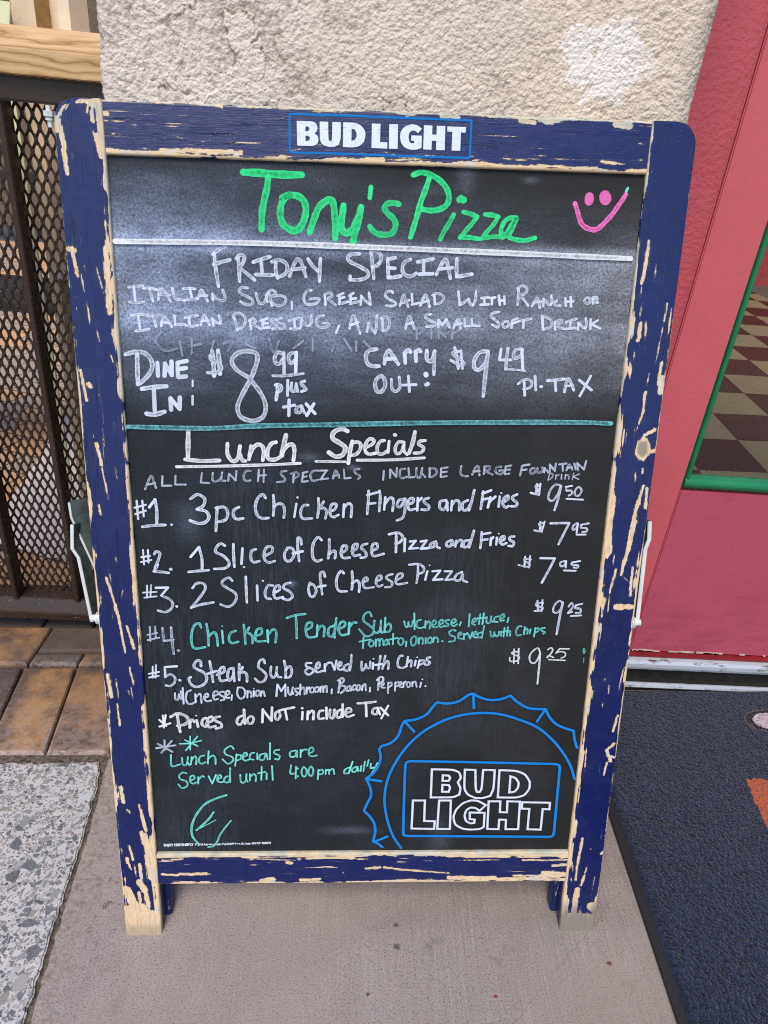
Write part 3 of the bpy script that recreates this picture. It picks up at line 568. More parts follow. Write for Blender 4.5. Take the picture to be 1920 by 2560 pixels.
('drink_note', 'dusty', '25:-2486,5998 -2452,6074 -2411,6150 -2386,6083 -2368,6015;25:-2453,6051 -2372,6068;25:-2291,6147 -2301,6039;25:-2301,6039 -2199,6044;25:-2150,6155 -2159,6056;25:-2159,6056 -2046,6058;25:-1865,6190 -1881,6084;25:-1881,6084 -1789,6078;25:-1748,6192 -1752,6109 -1708,6102 -1663,6133 -1646,6201;25:-1655,6156 -1657,6111 -1613,6108;25:-1574,6187 -1584,6104;25:-1571,6187 -1503,6113;25:-1503,6113 -1492,6219;25:-1339,6222 -1383,6221 -1413,6175 -1407,6123 -1371,6108 -1342,6119;25:-1248,6238 -1261,6110;25:-1193,6239 -1202,6103;25:-1252,6171 -1176,6180;25:-951,6229 -1002,6220 -1010,6190 -974,6153 -974,6115 -1055,6103;25:-870,6200 -879,6102;25:-900,6200 -841,6216 -819,6178 -871,6147;25:-767,6210 -783,6111;25:-775,6209 -723,6225;25:-775,6164 -731,6172;25:-778,6111 -716,6120;25:-620,6242 -672,6226 -691,6173 -665,6125 -605,6137;25:-606,6238 -502,6244;25:-517,6240 -576,6145;25:-583,6142 -495,6154;25:-443,6155 -414,6246 -376,6164;25:-443,6185 -377,6194;25:-326,6255 -317,6157;25:-317,6157 -251,6166;25:-156,6266 -207,6257 -199,6220 -147,6183 -169,6152;26:113,6249 107,6151;26:181,6266 183,6172;26:184,6266 250,6186;26:250,6186 255,6284;26:343,6277 295,6268 289,6203 314,6171 370,6188;26:382,6286 394,6181;26:394,6181 450,6186;26:470,6288 473,6198 514,6188 533,6289;26:536,6224 570,6189;26:616,6290 617,6193;26:610,6287 677,6283 692,6235 657,6197 618,6189;26:741,6289 742,6195;26:741,6289 812,6302;26:743,6244 804,6253;26:743,6192 809,6204;26:963,6321 960,6232 1002,6208 1042,6208;26:1089,6226 1117,6299 1147,6324 1159,6276 1170,6219;26:1103,6259 1167,6268;26:1220,6318 1217,6236;26:1217,6318 1276,6322 1271,6278 1227,6269 1314,6230;26:1405,6321 1357,6312 1344,6263 1387,6236 1426,6248 1424,6281 1384,6275;26:1453,6322 1451,6240;26:1453,6325 1516,6336;26:1452,6286 1504,6290;26:1451,6237 1499,6244;26:1637,6333 1622,6227;26:1645,6338 1717,6351;26:1633,6285 1689,6294;26:1760,6311 1730,6286 1741,6246 1780,6263 1786,6299 1760,6311;26:1809,6312 1813,6263 1861,6272 1864,6321;26:1889,6314 1886,6265;26:1882,6305 1925,6282 1934,6265;26:1942,6355 1952,6282;26:1946,6351 2005,6283;26:2005,6283 2009,6365;26:2047,6357 2127,6370;26:2087,6363 2094,6288;26:2134,6294 2160,6359 2198,6303;26:2140,6322 2196,6327;26:2216,6369 2239,6304;26:2248,6377 2264,6296;26:2248,6377 2328,6305;26:2328,6305 2346,6404;18:1951,6258 1938,6183;18:1951,6258 1993,6242 1972,6200 1938,6180;18:2025,6243 2022,6193;18:2022,6226 2058,6243;18:2085,6244 2087,6194;18:2131,6244 2128,6195;18:2128,6236 2164,6237 2168,6196;15:2219,6262 2210,6188;15:2284,6255 2215,6221;15:2215,6221 2283,6193'),
('menu_price', 'white', '28:1819,6132 1817,6016;28:1856,6136 1851,6008;28:1850,6116 1805,6107 1838,6058 1834,6016 1756,6031;25:2086,6120 2020,6127 1970,6052 1961,5968 2012,5944 2062,6020 2087,6112;30:2091,6112 2069,5953 2042,5835;23:2144,6104 2216,6119;23:2153,6105 2157,6063 2206,6064 2225,6031 2187,6005;23:2291,6107 2255,6065 2260,6015 2301,6007 2328,6066 2291,6107;22:2166,5968 2355,5961;24:1894,5695 1895,5584;24:1943,5699 1920,5579;24:1936,5687 1879,5669 1916,5627 1903,5584 1833,5595;29:2011,5680 2126,5685 2225,5687;29:2225,5687 2172,5554 2125,5432;24:2309,5685 2271,5650 2275,5607 2314,5633 2325,5685;24:2325,5685 2320,5573;24:2360,5668 2450,5687;24:2368,5668 2364,5634 2431,5627 2434,5592 2385,5583;24:2322,5551 2425,5553;24:1754,5279 1755,5156;24:1811,5289 1810,5148;24:1823,5245 1756,5253 1750,5227 1811,5192 1797,5157 1686,5177;29:1931,5264 2099,5263;29:2099,5263 2044,5125 1974,4964;24:2219,5233 2170,5215 2175,5171 2216,5180 2233,5233;24:2233,5233 2235,5154;24:2396,5235 2305,5216;24:2305,5216 2299,5190 2376,5182 2370,5155 2328,5155;24:2217,5118 2357,5115;25:1942,4739 1961,4611;25:2001,4748 2004,4612;25:2012,4712 1936,4711 1939,4675 2009,4657 1995,4621 1919,4611;25:2243,4715 2198,4741 2144,4677 2142,4604 2194,4595 2239,4669 2242,4724;30:2242,4724 2224,4550 2206,4318;25:2316,4670 2346,4716 2367,4670 2315,4587;25:2315,4587 2365,4606;25:2400,4689 2475,4708;25:2400,4683 2395,4652 2456,4644 2461,4598 2409,4592;25:2353,4551 2476,4561'),
('menu_line_one', 'white', '27:-2584,5867 -2582,5659;27:-2523,5868 -2519,5692;26:-2612,5787 -2488,5824;26:-2609,5715 -2492,5757;37:-2452,5797 -2386,5886;37:-2386,5886 -2374,5759 -2383,5606;35:-2542,5571 -2411,5590 -2289,5596;31:-2224,5600 -2218,5601;37:-1999,5900 -1921,5949 -1847,5903 -1865,5823 -1936,5782;38:-1936,5782 -1837,5759 -1809,5687 -1858,5630 -1935,5621 -2018,5652;35:-1713,5809 -1726,5673 -1738,5535;35:-1729,5801 -1636,5810 -1600,5747 -1626,5666 -1711,5641;35:-1476,5813 -1530,5780 -1540,5716 -1503,5676 -1433,5685;36:-1182,5922 -1212,5961 -1266,5920 -1296,5824 -1278,5728 -1225,5689 -1155,5694;33:-1097,5955 -1091,5843 -1101,5723;33:-1091,5827 -1037,5860 -991,5845 -976,5781 -985,5700;28:-845,5863 -869,5710;27:-833,5935 -830,5934;32:-714,5849 -768,5841 -799,5768 -776,5695 -675,5697;32:-603,5931 -598,5819 -613,5706;32:-544,5892 -582,5819 -544,5820 -512,5780 -525,5699;32:-474,5781 -420,5806 -405,5863 -451,5862 -474,5805 -466,5733 -427,5717 -380,5742;32:-319,5864 -326,5719;32:-319,5824 -273,5876 -234,5841 -240,5720;33:-50,6023 -52,5900 -61,5758;32:-65,5974 55,6009;33:-55,5875 25,5884;33:70,6025 80,5951 73,5793;33:136,5952 127,5811;33:130,5869 185,5945 226,5921 221,5796;33:354,5939 290,5922 271,5863 308,5847 354,5931;33:359,5939 358,5806 337,5722 273,5687;33:396,5874 444,5899 450,5941 410,5940 388,5890 407,5815 471,5825;33:498,5950 496,5808;33:496,5900 539,5951;33:619,5952 572,5935 573,5901 623,5861 617,5819 544,5818;33:814,5930 751,5913 746,5846 795,5822 832,5897;33:823,5914 837,5814;33:880,5923 877,5815;33:879,5873 920,5929 962,5908 967,5816;33:1057,5934 1003,5900 1007,5825 1056,5826 1085,5885;33:1123,6052 1099,5918 1077,5818;33:1222,6037 1217,5937 1207,5837;33:1215,6012 1310,6052;33:1216,5945 1284,5958;33:1307,5972 1287,5855;33:1295,5913 1363,5981;33:1412,5982 1407,5865;23:1425,6024 1427,6022;33:1458,5916 1511,5959 1501,5992 1462,5966 1451,5899 1486,5858 1518,5875;33:1605,6010 1558,5984 1561,5951 1613,5910 1599,5876 1547,5872'),
('menu_line_two', 'white', '24:-2552,5302 -2551,5129;24:-2498,5303 -2500,5154;24:-2576,5216 -2479,5234;24:-2584,5158 -2467,5185;34:-2431,5255 -2407,5285 -2369,5264 -2389,5189 -2434,5089;34:-2030,5227 -1932,5344;34:-1932,5344 -1906,5212 -1907,5078;34:-1644,5364 -1690,5388 -1738,5347 -1748,5289 -1671,5248 -1611,5182 -1609,5132 -1661,5095 -1771,5087;34:-1550,5382 -1551,5250 -1547,5116;34:-1450,5334 -1466,5151;26:-1441,5114 -1437,5113;34:-1302,5328 -1350,5302 -1359,5219 -1329,5173 -1266,5187;34:-1194,5255 -1123,5297 -1122,5355 -1177,5354 -1209,5288 -1203,5205 -1157,5172 -1093,5189;34:-950,5341 -982,5274 -967,5199 -912,5200 -872,5276 -895,5342 -950,5349;34:-793,5393 -801,5459 -832,5458 -833,5343 -818,5193;34:-888,5284 -778,5310;34:-566,5445 -605,5478 -652,5419 -671,5328 -660,5228 -613,5195 -565,5213;34:-480,5455 -479,5331 -491,5231;34:-479,5281 -440,5315 -408,5307 -415,5232;34:-353,5291 -290,5333 -290,5383 -330,5374 -345,5316 -328,5241 -249,5242;34:-226,5318 -172,5352 -165,5402 -204,5393 -219,5334 -202,5268 -133,5277;33:-2398,5132 -2423,5087 -2448,5048;33:-2448,5048 -2365,5044 -2283,5033;41:-2261,5077 -2255,5077;33:-1907,5187 -1909,5074;33:-2061,5047 -1957,5060 -1836,5071;32:-54,5410 -102,5393 -118,5358 -68,5307 -67,5255 -124,5241;32:-3,5325 62,5361 52,5412 12,5403 -3,5334 23,5265 137,5293;32:188,5525 294,5544 344,5493 314,5433 265,5415;32:270,5535 273,5432 273,5315;32:370,5476 370,5327;32:428,5443 493,5452;32:493,5452 423,5357;32:423,5357 521,5367;32:551,5445 616,5458;32:616,5458 554,5359;32:554,5359 645,5369;32:723,5447 667,5421 661,5377 701,5387 724,5439 734,5387 768,5370;32:903,5467 847,5440 849,5397 890,5398 912,5458 915,5407;32:953,5459 944,5390;32:947,5425 994,5468 1020,5451 1015,5391;32:1101,5470 1044,5452 1039,5391 1081,5392 1111,5444;32:1147,5582 1125,5479 1103,5384;32:1235,5566 1237,5463 1231,5377;32:1237,5540 1335,5559;32:1233,5472 1307,5481;32:1347,5499 1344,5413;32:1344,5473 1371,5508;32:1413,5503 1410,5422;20:1429,5552 1431,5550;32:1449,5457 1497,5484 1494,5518 1462,5509 1449,5457 1485,5423 1525,5441;32:1610,5520 1561,5511 1564,5476 1607,5451 1602,5408 1552,5407'),
('menu_line_three', 'white', '22:-2533,4879 -2543,4731;22:-2488,4885 -2504,4740;22:-2584,4792 -2432,4803;22:-2573,4731 -2435,4749;32:-2437,4852 -2300,4857;32:-2300,4857 -2382,4758;32:-2382,4758 -2293,4717 -2258,4660 -2284,4593 -2347,4556 -2430,4575;32:-2217,4627 -2211,4627;32:-2027,4852 -1979,4910 -1903,4911 -1883,4846 -1957,4729 -2054,4612;32:-2054,4615 -1929,4655 -1798,4681;32:-1575,4948 -1612,4983 -1674,4955 -1691,4905 -1631,4857 -1549,4800 -1536,4734 -1576,4659 -1639,4630 -1718,4657;32:-1421,4998 -1421,4851 -1417,4685;32:-1297,4893 -1295,4711;25:-1232,4952 -1229,4950;32:-1118,4895 -1172,4895 -1207,4820 -1197,4746 -1144,4730;32:-1089,4813 -1042,4847 -1049,4896 -1088,4879 -1109,4805 -1090,4739 -1005,4756;32:-918,4931 -980,4914 -996,4864 -927,4823 -897,4766 -943,4720 -1005,4736;32:-696,4933 -714,4859 -696,4776 -657,4768 -626,4835 -650,4901 -696,4925;32:-527,5009 -542,5066 -581,5041 -573,4926 -557,4794;32:-603,4885 -519,4902;32:-312,5053 -343,5080 -388,5011 -395,4912 -364,4838 -278,4834;32:-220,5078 -211,4964 -220,4856;32:-218,4931 -164,4968 -133,4923 -136,4829;29:-94,4949 -45,4967 -46,5002 -79,4993 -94,4940 -68,4878 31,4888;29:55,4959 112,4986 111,5030 70,5012 55,4950 81,4897 131,4916;29:243,5050 186,5031 178,4996 238,4952 231,4899 164,4890;29:279,4971 352,5016 351,5060 301,5042 282,4971 305,4927 413,4946;29:430,5166 537,5176 597,5133 591,5080 533,5053;29:529,5167 533,5053 521,4947;29:640,5090 620,4984;20:662,5164 663,5162;29:698,5090 789,5100;29:789,5100 711,4985;29:711,4985 819,4995;29:840,5092 923,5093;29:923,5093 853,4986;29:853,4986 945,4996;29:1040,5086 975,5050 962,4988 1020,4988 1050,5059 1054,4989 1106,4963'),
('menu_line_four_number', 'dusty', '24:-2534,4372 -2538,4194;24:-2473,4376 -2474,4228;24:-2567,4270 -2454,4297;24:-2568,4205 -2435,4237;33:-2389,4357 -2387,4255 -2383,4195;33:-2383,4195 -2274,4213;33:-2293,4366 -2290,4204 -2280,4032;39:-2226,4076 -2219,4073'),
('menu_line_four', 'teal', '31:-1949,4369 -1970,4420 -2025,4394 -2061,4292 -2066,4172 -2031,4103 -1913,4121;31:-1886,4412 -1871,4276 -1873,4139;31:-1868,4259 -1804,4311 -1775,4260 -1767,4140;31:-1711,4329 -1704,4175;19:-1709,4388 -1707,4386;31:-1555,4330 -1611,4304 -1636,4235 -1607,4175 -1528,4193;31:-1460,4407 -1451,4280 -1448,4163;31:-1399,4374 -1424,4314 -1385,4289 -1363,4246 -1365,4177;31:-1339,4264 -1260,4298 -1259,4358 -1306,4349 -1331,4272 -1317,4204 -1215,4204;31:-1189,4342 -1184,4187;31:-1183,4282 -1127,4351 -1088,4317 -1098,4188;31:-964,4497 -868,4531 -751,4549;31:-860,4523 -853,4387 -851,4242;31:-744,4346 -681,4389 -681,4440 -728,4431 -747,4354 -721,4260 -634,4261;31:-611,4407 -618,4270;31:-614,4338 -571,4398 -532,4382 -537,4270;31:-415,4408 -477,4374 -485,4288 -437,4271 -406,4357;31:-392,4502 -407,4374 -410,4254;31:-367,4358 -297,4401 -297,4452 -344,4443 -367,4358 -335,4289 -264,4298;31:-242,4444 -248,4299;31:-245,4376 -203,4444 -161,4445;28:14,4528 -12,4579 -70,4546 -77,4473 -17,4419 43,4364 28,4300 -48,4275 -126,4363;28:49,4474 43,4346 86,4319 119,4365 125,4475;28:119,4383 137,4319;28:175,4512 171,4338;28:169,4384 219,4439 245,4394 222,4338 162,4328;23:395,4468 415,4404 440,4401 446,4460;23:447,4441 465,4405 490,4414 497,4478;23:510,4570 521,4368;23:589,4488 548,4470 542,4405 585,4384 627,4397;23:646,4476 644,4388;23:648,4425 683,4471 702,4444 696,4379;23:720,4416 769,4444 759,4481 731,4471 723,4416 755,4393 788,4404;23:804,4426 851,4454 839,4491 811,4472 804,4426 831,4399 873,4418;23:920,4491 878,4482 888,4454 914,4436 907,4412 873,4408;23:948,4442 998,4468 988,4501 955,4483 949,4437 975,4413 1017,4437;23:1061,4465 1047,4419;23:1157,4567 1155,4411;23:1195,4457 1241,4485 1229,4513 1201,4494 1195,4448 1230,4430;23:1282,4568 1273,4440;23:1324,4578 1315,4440;23:1251,4513 1353,4523;23:1361,4532 1361,4468 1400,4459 1415,4542;23:1414,4496 1433,4469;23:1496,4543 1455,4524 1453,4478 1493,4469;23:1525,4506 1565,4534 1554,4571 1522,4543 1526,4488 1568,4492;23:1617,4526 1608,4467;23:-73,4262 -79,4122;23:-120,4206 12,4235;23:12,4216 -12,4179 14,4142 47,4170 38,4213 12,4216;23:71,4235 73,4146;23:72,4207 97,4239 114,4217 116,4152;23:114,4213 139,4245 157,4217 163,4162;23:199,4236 169,4208 175,4171 209,4181 212,4236 231,4171;23:273,4311 272,4172;23:236,4237 326,4256;23:352,4252 333,4210 363,4163 396,4201 386,4247 352,4252;23:430,4210 427,4149;23:513,4276 485,4239 491,4174 525,4164 549,4221 538,4272 513,4276;23:576,4258 576,4184;23:574,4230 607,4262 625,4230 624,4184;23:655,4259 658,4188;23:709,4268 680,4240 687,4199 721,4200 731,4241 709,4268;23:752,4269 746,4204;23:748,4244 778,4269 804,4241 801,4204;25:852,4219 855,4219;23:1004,4354 969,4363 928,4335 947,4298 1000,4271 994,4224 934,4214;23:1042,4290 1075,4309 1065,4333 1040,4317 1043,4262 1087,4253;23:1104,4318 1108,4244;23:1105,4290 1142,4328;23:1152,4318 1181,4254;23:1181,4254 1202,4337;23:1218,4300 1251,4319 1244,4347 1220,4328 1219,4282 1258,4267;23:1313,4338 1272,4319 1274,4273 1309,4273;23:1337,4416 1318,4264;23:1416,4349 1428,4287 1459,4293 1462,4340;23:1464,4321 1488,4288 1513,4303 1519,4349;23:1544,4350 1545,4294;23:1579,4396 1575,4285;23:1548,4340 1609,4360;23:1618,4406 1617,4295;23:1614,4332 1638,4360 1652,4341 1652,4295;23:1780,4417 1746,4416 1719,4360 1734,4301 1780,4309;23:1819,4408 1814,4315;23:1814,4352 1842,4389 1856,4371 1853,4324;23:1890,4381 1882,4325;23:1945,4400 1937,4288;23:1941,4381 1979,4400 1983,4363 1945,4335;23:2057,4401 2015,4391 2026,4363 2062,4345 2046,4326'),
('menu_line_five', 'white', '25:-2531,3868 -2540,3724;25:-2491,3887 -2506,3724;25:-2581,3774 -2462,3800;25:-2579,3726 -2468,3749;31:-2392,3863 -2251,3874;31:-2390,3863 -2394,3731;31:-2393,3737 -2330,3769 -2282,3725 -2290,3662 -2338,3618 -2394,3624;36:-2230,3694 -2222,3690;35:-1971,3878 -1974,3940 -2019,3946 -2055,3877 -2012,3834 -1947,3797 -1910,3727 -1942,3645 -2034,3606 -2100,3644 -2119,3714 -2096,3733;35:-1868,3941 -1851,3803 -1839,3671;35:-1902,3778 -1794,3816;35:-1790,3766 -1710,3804 -1702,3861 -1742,3854 -1767,3779 -1748,3690 -1680,3697;35:-1601,3855 -1647,3836 -1666,3754 -1646,3691 -1598,3767 -1595,3855;35:-1597,3792 -1589,3685;35:-1526,3906 -1530,3793 -1532,3698;35:-1488,3868 -1507,3806 -1462,3799 -1440,3755 -1442,3679;32:-1227,3920 -1243,3970 -1289,3945 -1302,3870 -1257,3826 -1213,3769 -1237,3693 -1300,3674 -1345,3718;32:-1155,3877 -1162,3782 -1134,3732 -1100,3770 -1087,3871;32:-1094,3795 -1072,3745 -1038,3739;32:-1001,3953 -985,3859 -986,3745;32:-985,3834 -939,3885 -912,3822 -935,3746 -992,3733;25:-2292,3522 -2291,3445 -2263,3439 -2242,3510;25:-2243,3484 -2228,3446 -2210,3465 -2223,3548;25:-2198,3593 -2197,3382;25:-2104,3561 -2150,3536 -2166,3446 -2146,3388 -2101,3382 -2048,3414;25:-2055,3511 -2054,3401;25:-2054,3466 -2004,3517 -1988,3485 -1986,3395;25:-1949,3460 -1903,3486 -1913,3518 -1942,3498 -1950,3447 -1917,3415 -1871,3428;25:-1840,3486 -1788,3512 -1798,3550 -1833,3537 -1844,3486 -1831,3441 -1790,3448;25:-1719,3544 -1764,3538 -1766,3506 -1721,3474 -1717,3441 -1757,3428;25:-1697,3499 -1651,3519 -1661,3557 -1690,3544 -1700,3499 -1682,3461 -1653,3467;24:-1623,3500 -1631,3435;24:-1552,3602 -1560,3513 -1528,3455 -1482,3475 -1468,3552 -1495,3596 -1535,3603;24:-1439,3558 -1442,3468;24:-1440,3520 -1417,3552 -1395,3526 -1396,3475;24:-1365,3559 -1367,3482;19:-1362,3588 -1361,3588;24:-1314,3565 -1343,3540 -1338,3495 -1304,3501 -1297,3546 -1314,3565;24:-1274,3553 -1281,3488;24:-1277,3533 -1251,3553 -1235,3489;27:-1084,3643 -1098,3489;27:-1081,3643 -1040,3554;27:-1040,3554 -990,3644;27:-990,3644 -991,3490;24:-959,3605 -954,3529 -926,3509 -902,3606;24:-908,3554 -897,3516;24:-839,3593 -874,3587 -868,3555 -840,3529 -863,3503;29:-683,3926 -740,3925 -740,3881 -672,3850 -660,3813 -717,3774 -757,3818 -717,3863;29:-637,3844 -586,3876 -592,3933 -620,3914 -632,3838 -609,3807 -546,3826;29:-524,3914 -523,3820;29:-524,3877 -490,3927 -461,3934;29:-444,3934 -409,3839;29:-409,3839 -388,3959;29:-364,3884 -330,3903 -336,3941 -359,3928 -370,3865 -341,3840 -307,3853;29:-245,3916 -290,3891 -295,3840 -249,3834 -227,3891;29:-212,4036 -216,3929 -227,3834;29:-91,3949 -90,3867 -78,3835 -44,3880 -39,3918;29:-39,3905 -21,3867 7,3874 12,3949;29:46,3931 42,3855;22:48,3987 50,3986;29:130,4025 121,3931 111,3849;29:70,3906 149,3919;29:187,4026 172,3932 157,3856;29:167,3900 211,3957 229,3932 226,3856;29:392,4027 364,4027 337,3958 345,3888 392,3870 437,3889;29:456,4015 443,3889;29:447,3933 492,3971 499,3934 495,3889;29:549,3966 540,3902;22:565,4010 566,4009;29:595,3972 576,3871;29:590,3960 641,3973 654,3941 586,3909;29:720,4011 686,4004 687,3973 717,3941 701,3916 661,3916;24:-811,3646 -819,3512;24:-815,3570 -781,3608 -764,3583 -764,3518;24:-735,3609 -739,3525;24:-738,3570 -706,3609;24:-666,3609 -695,3589 -695,3545 -660,3545 -649,3583 -666,3609;24:-614,3616 -637,3590 -637,3551 -609,3551 -591,3590 -614,3616;24:-574,3616 -574,3545;24:-574,3597 -546,3622 -540,3545;24:-540,3597 -505,3629 -499,3545;24:-440,3584 -442,3526;27:-345,3700 -350,3623 -361,3540;27:-368,3700 -317,3732 -299,3694 -345,3636 -281,3624 -292,3572 -332,3533;24:-224,3630 -258,3611 -263,3566 -229,3573 -218,3630 -211,3566;24:-161,3644 -189,3624 -189,3579 -154,3586;24:-120,3644 -143,3618 -137,3573 -108,3580 -103,3625 -120,3644;24:-74,3638 -79,3573;24:-76,3612 -46,3657 -33,3573;24:16,3606 14,3554;27:120,3728 116,3651 112,3581;27:97,3709 131,3747 166,3741 167,3697 121,3658;22:151,3626 179,3652 173,3677 156,3664 151,3613 192,3607;24:231,3678 232,3613 231,3536;22:231,3665 265,3678 272,3639 236,3613;25:317,3678 315,3569;22:315,3665 352,3685 359,3646 317,3620;22:365,3640 393,3659 386,3685 369,3672 365,3627 400,3614;22:416,3679 414,3614;22:413,3659 438,3692;22:467,3685 451,3660 464,3621 493,3628 491,3673 467,3685;22:519,3686 522,3628;22:520,3666 554,3692 574,3622;22:624,3680 615,3615;20:637,3721 639,3721;25:678,3631 681,3631'),
('menu_price', 'bright', '21:1713,4124 1723,3938;21:1767,4133 1776,3938;21:1764,4093 1708,4088 1693,4066 1769,4031 1783,4005 1749,3969 1676,3969 1669,4013;21:2024,4091 2000,4139 1949,4112 1906,4041 1921,3962 1971,3944 2007,3998 2029,4078;24:2029,4078 2032,3900 2030,3671;19:2119,4122 2149,4145 2176,4123 2163,4079 2116,4016;19:2116,4016 2134,4043 2193,4021;19:2374,4133 2256,4134;19:2256,4132 2220,4079;19:2220,4079 2276,4097 2330,4080 2330,4035 2288,4013;20:2143,3992 2237,3986 2336,3982'),
('edge_scribble', 'mint', '8:2548,4143 2542,4108 2556,4068 2568,4108 2548,4143;8:2548,4108 2565,4099;8:2562,4015 2566,3957'),
('tax_note', 'bright', '27:-2450,3225 -2448,3062;27:-2416,3232 -2441,3095;27:-2494,3166 -2418,3082;27:-2499,3075 -2365,3121;39:-2360,3206 -2278,3252 -2188,3226 -2151,3167 -2193,3108 -2286,3088;39:-2279,3232 -2268,3108 -2256,3003;39:-2134,3154 -2138,3063;39:-2135,3122 -2110,3168 -2083,3141;39:-2053,3161 -2040,3076;24:-2056,3226 -2055,3225;34:-1937,3194 -1978,3175 -1993,3109 -1954,3076 -1918,3096;34:-1941,3116 -1864,3162 -1868,3208 -1909,3194 -1928,3129 -1908,3070 -1832,3083;35:-1776,3214 -1828,3201 -1830,3155 -1768,3123 -1764,3070 -1828,3050;35:-1494,3228 -1552,3202 -1577,3136 -1538,3104 -1490,3176;37:-1486,3307 -1483,3189 -1480,3117;32:-1419,3215 -1449,3176 -1439,3124 -1398,3124 -1374,3176 -1391,3216 -1419,3215;35:-1262,3314 -1271,3137;35:-1262,3307 -1161,3157;34:-1161,3157 -1152,3340;32:-1084,3288 -1113,3256 -1114,3190 -1079,3177 -1056,3230 -1072,3282 -1084,3288;32:-1072,3295 -979,3321 -887,3340;35:-997,3308 -975,3177;35:-788,3278 -794,3180;34:-793,3331 -791,3329;35:-724,3285 -730,3180;35:-728,3246 -684,3292 -655,3272 -661,3180;31:-539,3299 -579,3292 -600,3240 -591,3187 -533,3194;35:-504,3338 -498,3187;35:-458,3312 -463,3220 -422,3201 -406,3312;35:-324,3313 -370,3286 -376,3214 -329,3214 -312,3287;35:-308,3384 -306,3214;31:-277,3267 -208,3287 -220,3333 -260,3319 -277,3260 -247,3214 -172,3241;34:-128,3398 -24,3405 86,3421;35:-29,3399 -20,3222;32:112,3340 60,3321 55,3262 102,3255 118,3327;32:118,3327 143,3249;32:147,3341 243,3236;32:239,3367 162,3196'),
('star_mark', 'dusty', '28:-2553,2780 -2322,2821;29:-2532,2841 -2362,2729;29:-2450,2892 -2452,2759;29:-2362,2882 -2495,2718'),
('serving_hours_note', 'mint', '23:-2271,2841 -2144,2845;23:-2144,2845 -2010,2886;23:-2204,2892 -2057,2811;23:-2140,2943 -2148,2760;23:-2052,2943 -2202,2749;23:-2382,2688 -2381,2533 -2282,2554;23:-2251,2647 -2247,2554 -2202,2554 -2179,2657;23:-2188,2585 -2167,2543;23:-2135,2657 -2149,2554;23:-2143,2606 -2099,2667 -2079,2636 -2086,2554;23:-1983,2678 -2028,2667 -2052,2606 -2024,2564 -1969,2585;23:-1927,2739 -1943,2564;23:-1941,2626 -1885,2678 -1851,2647 -1851,2558;23:-1624,2770 -1659,2811 -1731,2760 -1725,2698 -1646,2657 -1638,2606 -1702,2564 -1763,2626;23:-1591,2698 -1614,2533;23:-1601,2678 -1547,2688 -1539,2637 -1603,2606;23:-1512,2657 -1467,2682 -1475,2719 -1507,2699 -1516,2637 -1486,2606 -1441,2626;23:-1376,2719 -1421,2703 -1432,2637 -1388,2620;23:-1341,2709 -1343,2626;23:-1243,2709 -1306,2688 -1316,2626 -1262,2626 -1234,2709 -1217,2626;23:-1183,2853 -1190,2626;23:-1072,2761 -1126,2750 -1132,2709 -1073,2678 -1083,2626 -1127,2631;23:-875,2750 -938,2730 -942,2668 -885,2668 -857,2750 -858,2658;23:-812,2761 -816,2658;23:-816,2720 -776,2761 -740,2761;23:-714,2709 -660,2740 -669,2792 -708,2771 -714,2699 -678,2668 -615,2682;23:-2208,2429 -2252,2440 -2299,2398 -2284,2346 -2214,2314 -2208,2251 -2272,2219 -2314,2272;23:-2168,2324 -2113,2356 -2129,2398 -2162,2377 -2169,2314 -2134,2282 -2098,2299;23:-2067,2377 -2072,2282;23:-2069,2335 -2022,2387 -1996,2377;23:-1942,2387 -1901,2282;23:-1901,2282 -1851,2408;23:-1835,2345 -1790,2366 -1797,2404 -1828,2387 -1836,2324 -1792,2299 -1755,2320;23:-1708,2387 -1745,2366 -1752,2307 -1705,2303 -1682,2366;23:-1674,2502 -1680,2408 -1680,2303;23:-1555,2408 -1548,2302 -1494,2313 -1479,2418;24:-1484,2345 -1467,2307;23:-1437,2418 -1440,2323;23:-1438,2376 -1392,2418 -1366,2386 -1368,2313;24:-1291,2522 -1300,2334;23:-1338,2428 -1247,2449;24:-1233,2428 -1235,2344;24:-1165,2533 -1159,2334;23:-931,2543 -941,2428 -877,2428;24:-871,2522 -878,2354;23:-850,2501 -850,2491;24:-850,2390 -850,2382;24:-786,2512 -805,2449 -787,2386 -751,2396 -741,2470 -768,2512 -786,2512;24:-696,2522 -720,2459 -705,2396 -673,2403 -660,2470 -678,2516 -696,2522;24:-596,2480 -605,2343;24:-600,2459 -551,2480 -542,2428 -600,2407;24:-506,2480 -509,2417;23:-506,2459 -469,2480 -465,2417;23:-466,2459 -419,2491 -400,2417;24:-215,2512 -270,2480 -278,2428 -233,2428;24:-177,2595 -223,2428;24:-134,2522 -179,2491 -174,2449 -133,2459 -116,2522;24:-116,2522 -105,2459;24:-70,2533 -78,2459;24:-26,2595 -42,2459;24:19,2616 3,2533;24:47,2564 49,2501 85,2511;24:129,2574 77,2448 24,2364'),
('scribble_mark', 'mint', '30:-1733,2116 -1871,2064 -1993,1994 -2081,1889 -2152,1754 -2186,1611 -2170,1495 -2108,1400;30:-1902,1867 -1954,1782 -2029,1696 -2123,1603;14:-2123,1603 -2006,1675 -1877,1753;23:-1691,1741 -1766,1638 -1830,1537 -1870,1436 -1921,1363 -1989,1349'),
('divider_line', 'bright', '48:-2618,8526 -1310,8550 54,8545 1360,8531 1939,8524 2584,8516'),
('lower_divider_line', 'aqua', '47:-2621,6681 -1790,6681 -1237,6719 -459,6748 706,6793 2103,6827 2572,6824'),
